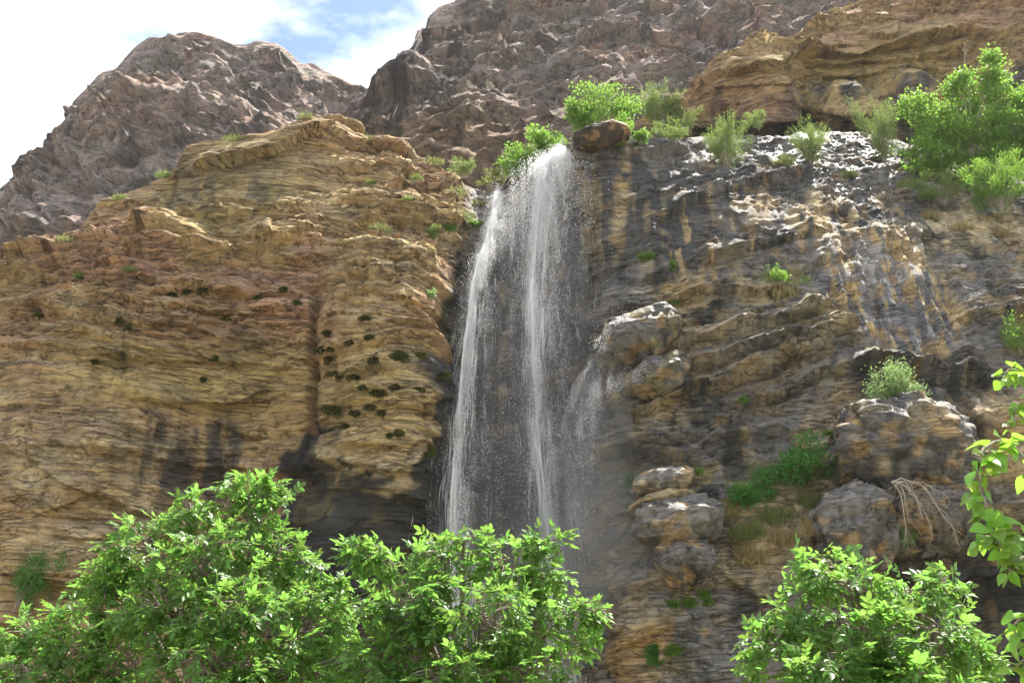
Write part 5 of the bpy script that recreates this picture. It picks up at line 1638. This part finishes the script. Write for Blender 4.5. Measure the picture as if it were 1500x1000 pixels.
shrub('shrub', 'bright leafy plant on the buttress ledge by the left stream', 'plant', 657, 342, 20, 24, M_SHRUB, 500, (.15, .10), 5, None, 31, .0, 'plants on the left cliff')
shrub('shrub', 'grey green bush on the buttress ledge', 'plant', 630, 352, 36, 28, M_WILLOW, 900, (.16, .05), 8, None, 32, .0, 'plants on the left cliff', spray=.5)
shrub('shrub', 'dull bush at the left of the buttress ledge', 'plant', 603, 372, 30, 20, M_WILLOW, 700, (.16, .05), 7, None, 33, .0, 'plants on the left cliff', spray=.5)
shrub('shrub', 'olive bush on the dark ledge above the left stream', 'plant', 685, 335, 46, 22, M_SHRUB, 900, (.15, .07), 8, None, 34, .0, 'plants on the left cliff')
shrub('shrub', 'small pale plant with a white base on the buttress face', 'plant', 626, 436, 26, 18, M_PALE, 500, (.14, .06), 6, None, 35, .0, 'plants on the left cliff')
CUSH = [(252, 431, 14, 18, 'dark green cushion in the ochre face, left of a pair'), (297, 423, 14, 12, 'dark green cushion right of the pair'), (274, 424, 18, 18, 'blackish cushion between two green ones'), (415, 424, 12, 10, 'small dark cushion below the pale ledge'), (434, 443, 18, 8, 'flat green cushion near the crack'),
        (378, 436, 10, 8, 'small green cushion on the bedded middle'), (332, 466, 12, 8, 'tiny green cushion on the pale bed'), (314, 525, 14, 10, 'green cushion on the long smooth bed'), (296, 555, 12, 10, 'small cushion under the smooth bed'), (56, 462, 14, 10, 'small green cushion at the far left'),
        (175, 469, 12, 10, 'dark hole cushion in the left beds'), (187, 480, 10, 8, 'tiny dark cushion right under another'), (140, 530, 12, 8, 'small cushion low on the left beds'), (470, 513, 14, 12, 'cushion beside the crack, upper'), (481, 525, 10, 20, 'long dark cushion beside the crack'), (484, 512, 10, 8, 'tiny cushion right of the crack'),
        (549, 528, 20, 14, 'moss cushion near the middle of the buttress'), (490, 549, 24, 12, 'brown moss pad low beside the crack'), (519, 553, 18, 14, 'moss cushion left of the densest row'), (554, 575, 26, 14, 'broad moss cushion in the densest row'), (585, 522, 30, 22, 'bright green tuft on the buttress'), (532, 568, 14, 8, 'small moss pad left in the densest row'),
        (580, 568, 18, 12, 'moss pad right in the densest row'), (615, 571, 14, 10, 'moss pad near the edge of the buttress'), (486, 600, 28, 18, 'green cushion low at the left of the buttress'), (520, 605, 16, 10, 'moss pad below the densest row'), (545, 596, 22, 10, 'wide moss pad below the densest row'), (560, 604, 14, 10, 'small round moss pad low in the buttress'),
        (584, 634, 12, 14, 'green cushion low on the buttress face'), (571, 637, 8, 8, 'tiny cushion beside the low green one'), (506, 624, 12, 10, 'moss pad above the dark stain'), (512, 502, 14, 8, 'small pad high on the buttress'), (478, 488, 10, 10, 'small dark pad high beside the crack'), (535, 466, 18, 8, 'flat pad under the pale ledge of the buttress'), (541, 494, 14, 8, 'pad above the middle of the buttress'),
        (660, 500, 16, 12, 'yellow green moss at the wet edge, upper'), (648, 549, 26, 14, 'yellow green moss at the wet edge, middle'), (630, 660, 18, 18, 'yellow green moss at the wet edge, lower'), (617, 520, 12, 8, 'small yellow moss near the wet edge')]
M_MOSSY = leaf_mat('yellow_moss', (0.10, 0.12, 0.02), (0.14, 0.17, 0.03), 0.8, 0.1, 0.25)
M_DARKPL = leaf_mat('dark_cushion', (0.075, 0.088, 0.026), (0.10, 0.13, 0.035), 0.8, 0.1, 0.2)
for q, (a, b_, w_, h_, lb_) in enumerate(CUSH):
    cushion(lb_, a, b_, w_, h_, q, M_MOSSY if 'yellow' in lb_ else (M_DARKPL if 'green' in lb_ else M_MOSS))


# -- bare branches below the boulder
def dead_bush():
    rng = np.random.default_rng(88)
    b = at(1306, 706, 44.6)
    root = empty('dead_bush', b, 'bare bleached branches arching down below the large tufa boulder', 'bush')
    for ex, ey, bend in ((1352, 760, 24), (1392, 735, 30), (1398, 775, 34), (1365, 790, 26), (1330, 760, 18), (1345, 735, 14), (1405, 800, 40), (1325, 790, 10)):
        e = at(ex, ey, 44.3 + rng.normal(0, .2))
        g = Geo()
        path = rng.normal(0, .07, (9, 3)) * np.array([0, 1, 1, 1, 1, 1, 1, 1, 0])[:, None] + bez(b, at((1306 + ex) / 2 + 6, min(706, ey) - bend * .35, 44.2), e, 9)
        g.tube(path, np.linspace(.04, .010, 9), 5)
        for _ in range(12):
            u = rng.integers(2, 9)
            p = path[u]
            q = p + [rng.normal(.1, .3), rng.normal(0, .2), rng.uniform(-.6, .15)]
            e2 = q + [rng.normal(.05, .2), rng.normal(0, .1), rng.uniform(-.45, .05)]
            g.tube(np.array([p, q, e2]), [.016, .010, .004], 3)
        o = link('branch', np_mesh('branch', *g.arrays(b)), M_TWIG, root)
    return root


dead_bush()


# ------------------------------------------------------------------ air
def haze():  # added volume: a faint veil that lifts the dark tones
    x0, x1, y0, y1, z0, z1 = -440, 440, -170, 440, -1.9, 260
    V = [(x, y, z) for z in (z0, z1) for y in (y0, y1) for x in (x0, x1)]
    F = [(0, 2, 3, 1), (4, 5, 7, 6), (0, 1, 5, 4), (2, 6, 7, 3), (0, 4, 6, 2), (1, 3, 7, 5)]
    mt, nt, N, L, out = new_mat('added_haze')
    pv = N.new('ShaderNodeVolumePrincipled')
    pv.inputs['Color'].default_value = (.92, .95, 1.0, 1)
    pv.inputs['Density'].default_value = 0.00008
    pv.inputs['Anisotropy'].default_value = .4
    L.new(pv.outputs[0], out.inputs['Volume'])
    tag(link('haze', np_mesh('haze', V, F), mt), 'thin pale haze added to the valley air as a light veil', None, None, 'stuff')


haze()
tot = sum(len(o.data.polygons) * (1 if len(o.data.polygons) and len(o.data.polygons[0].vertices) == 3 else 2) for o in SC.objects if o.type == 'MESH')
print('TRIANGLES', tot)
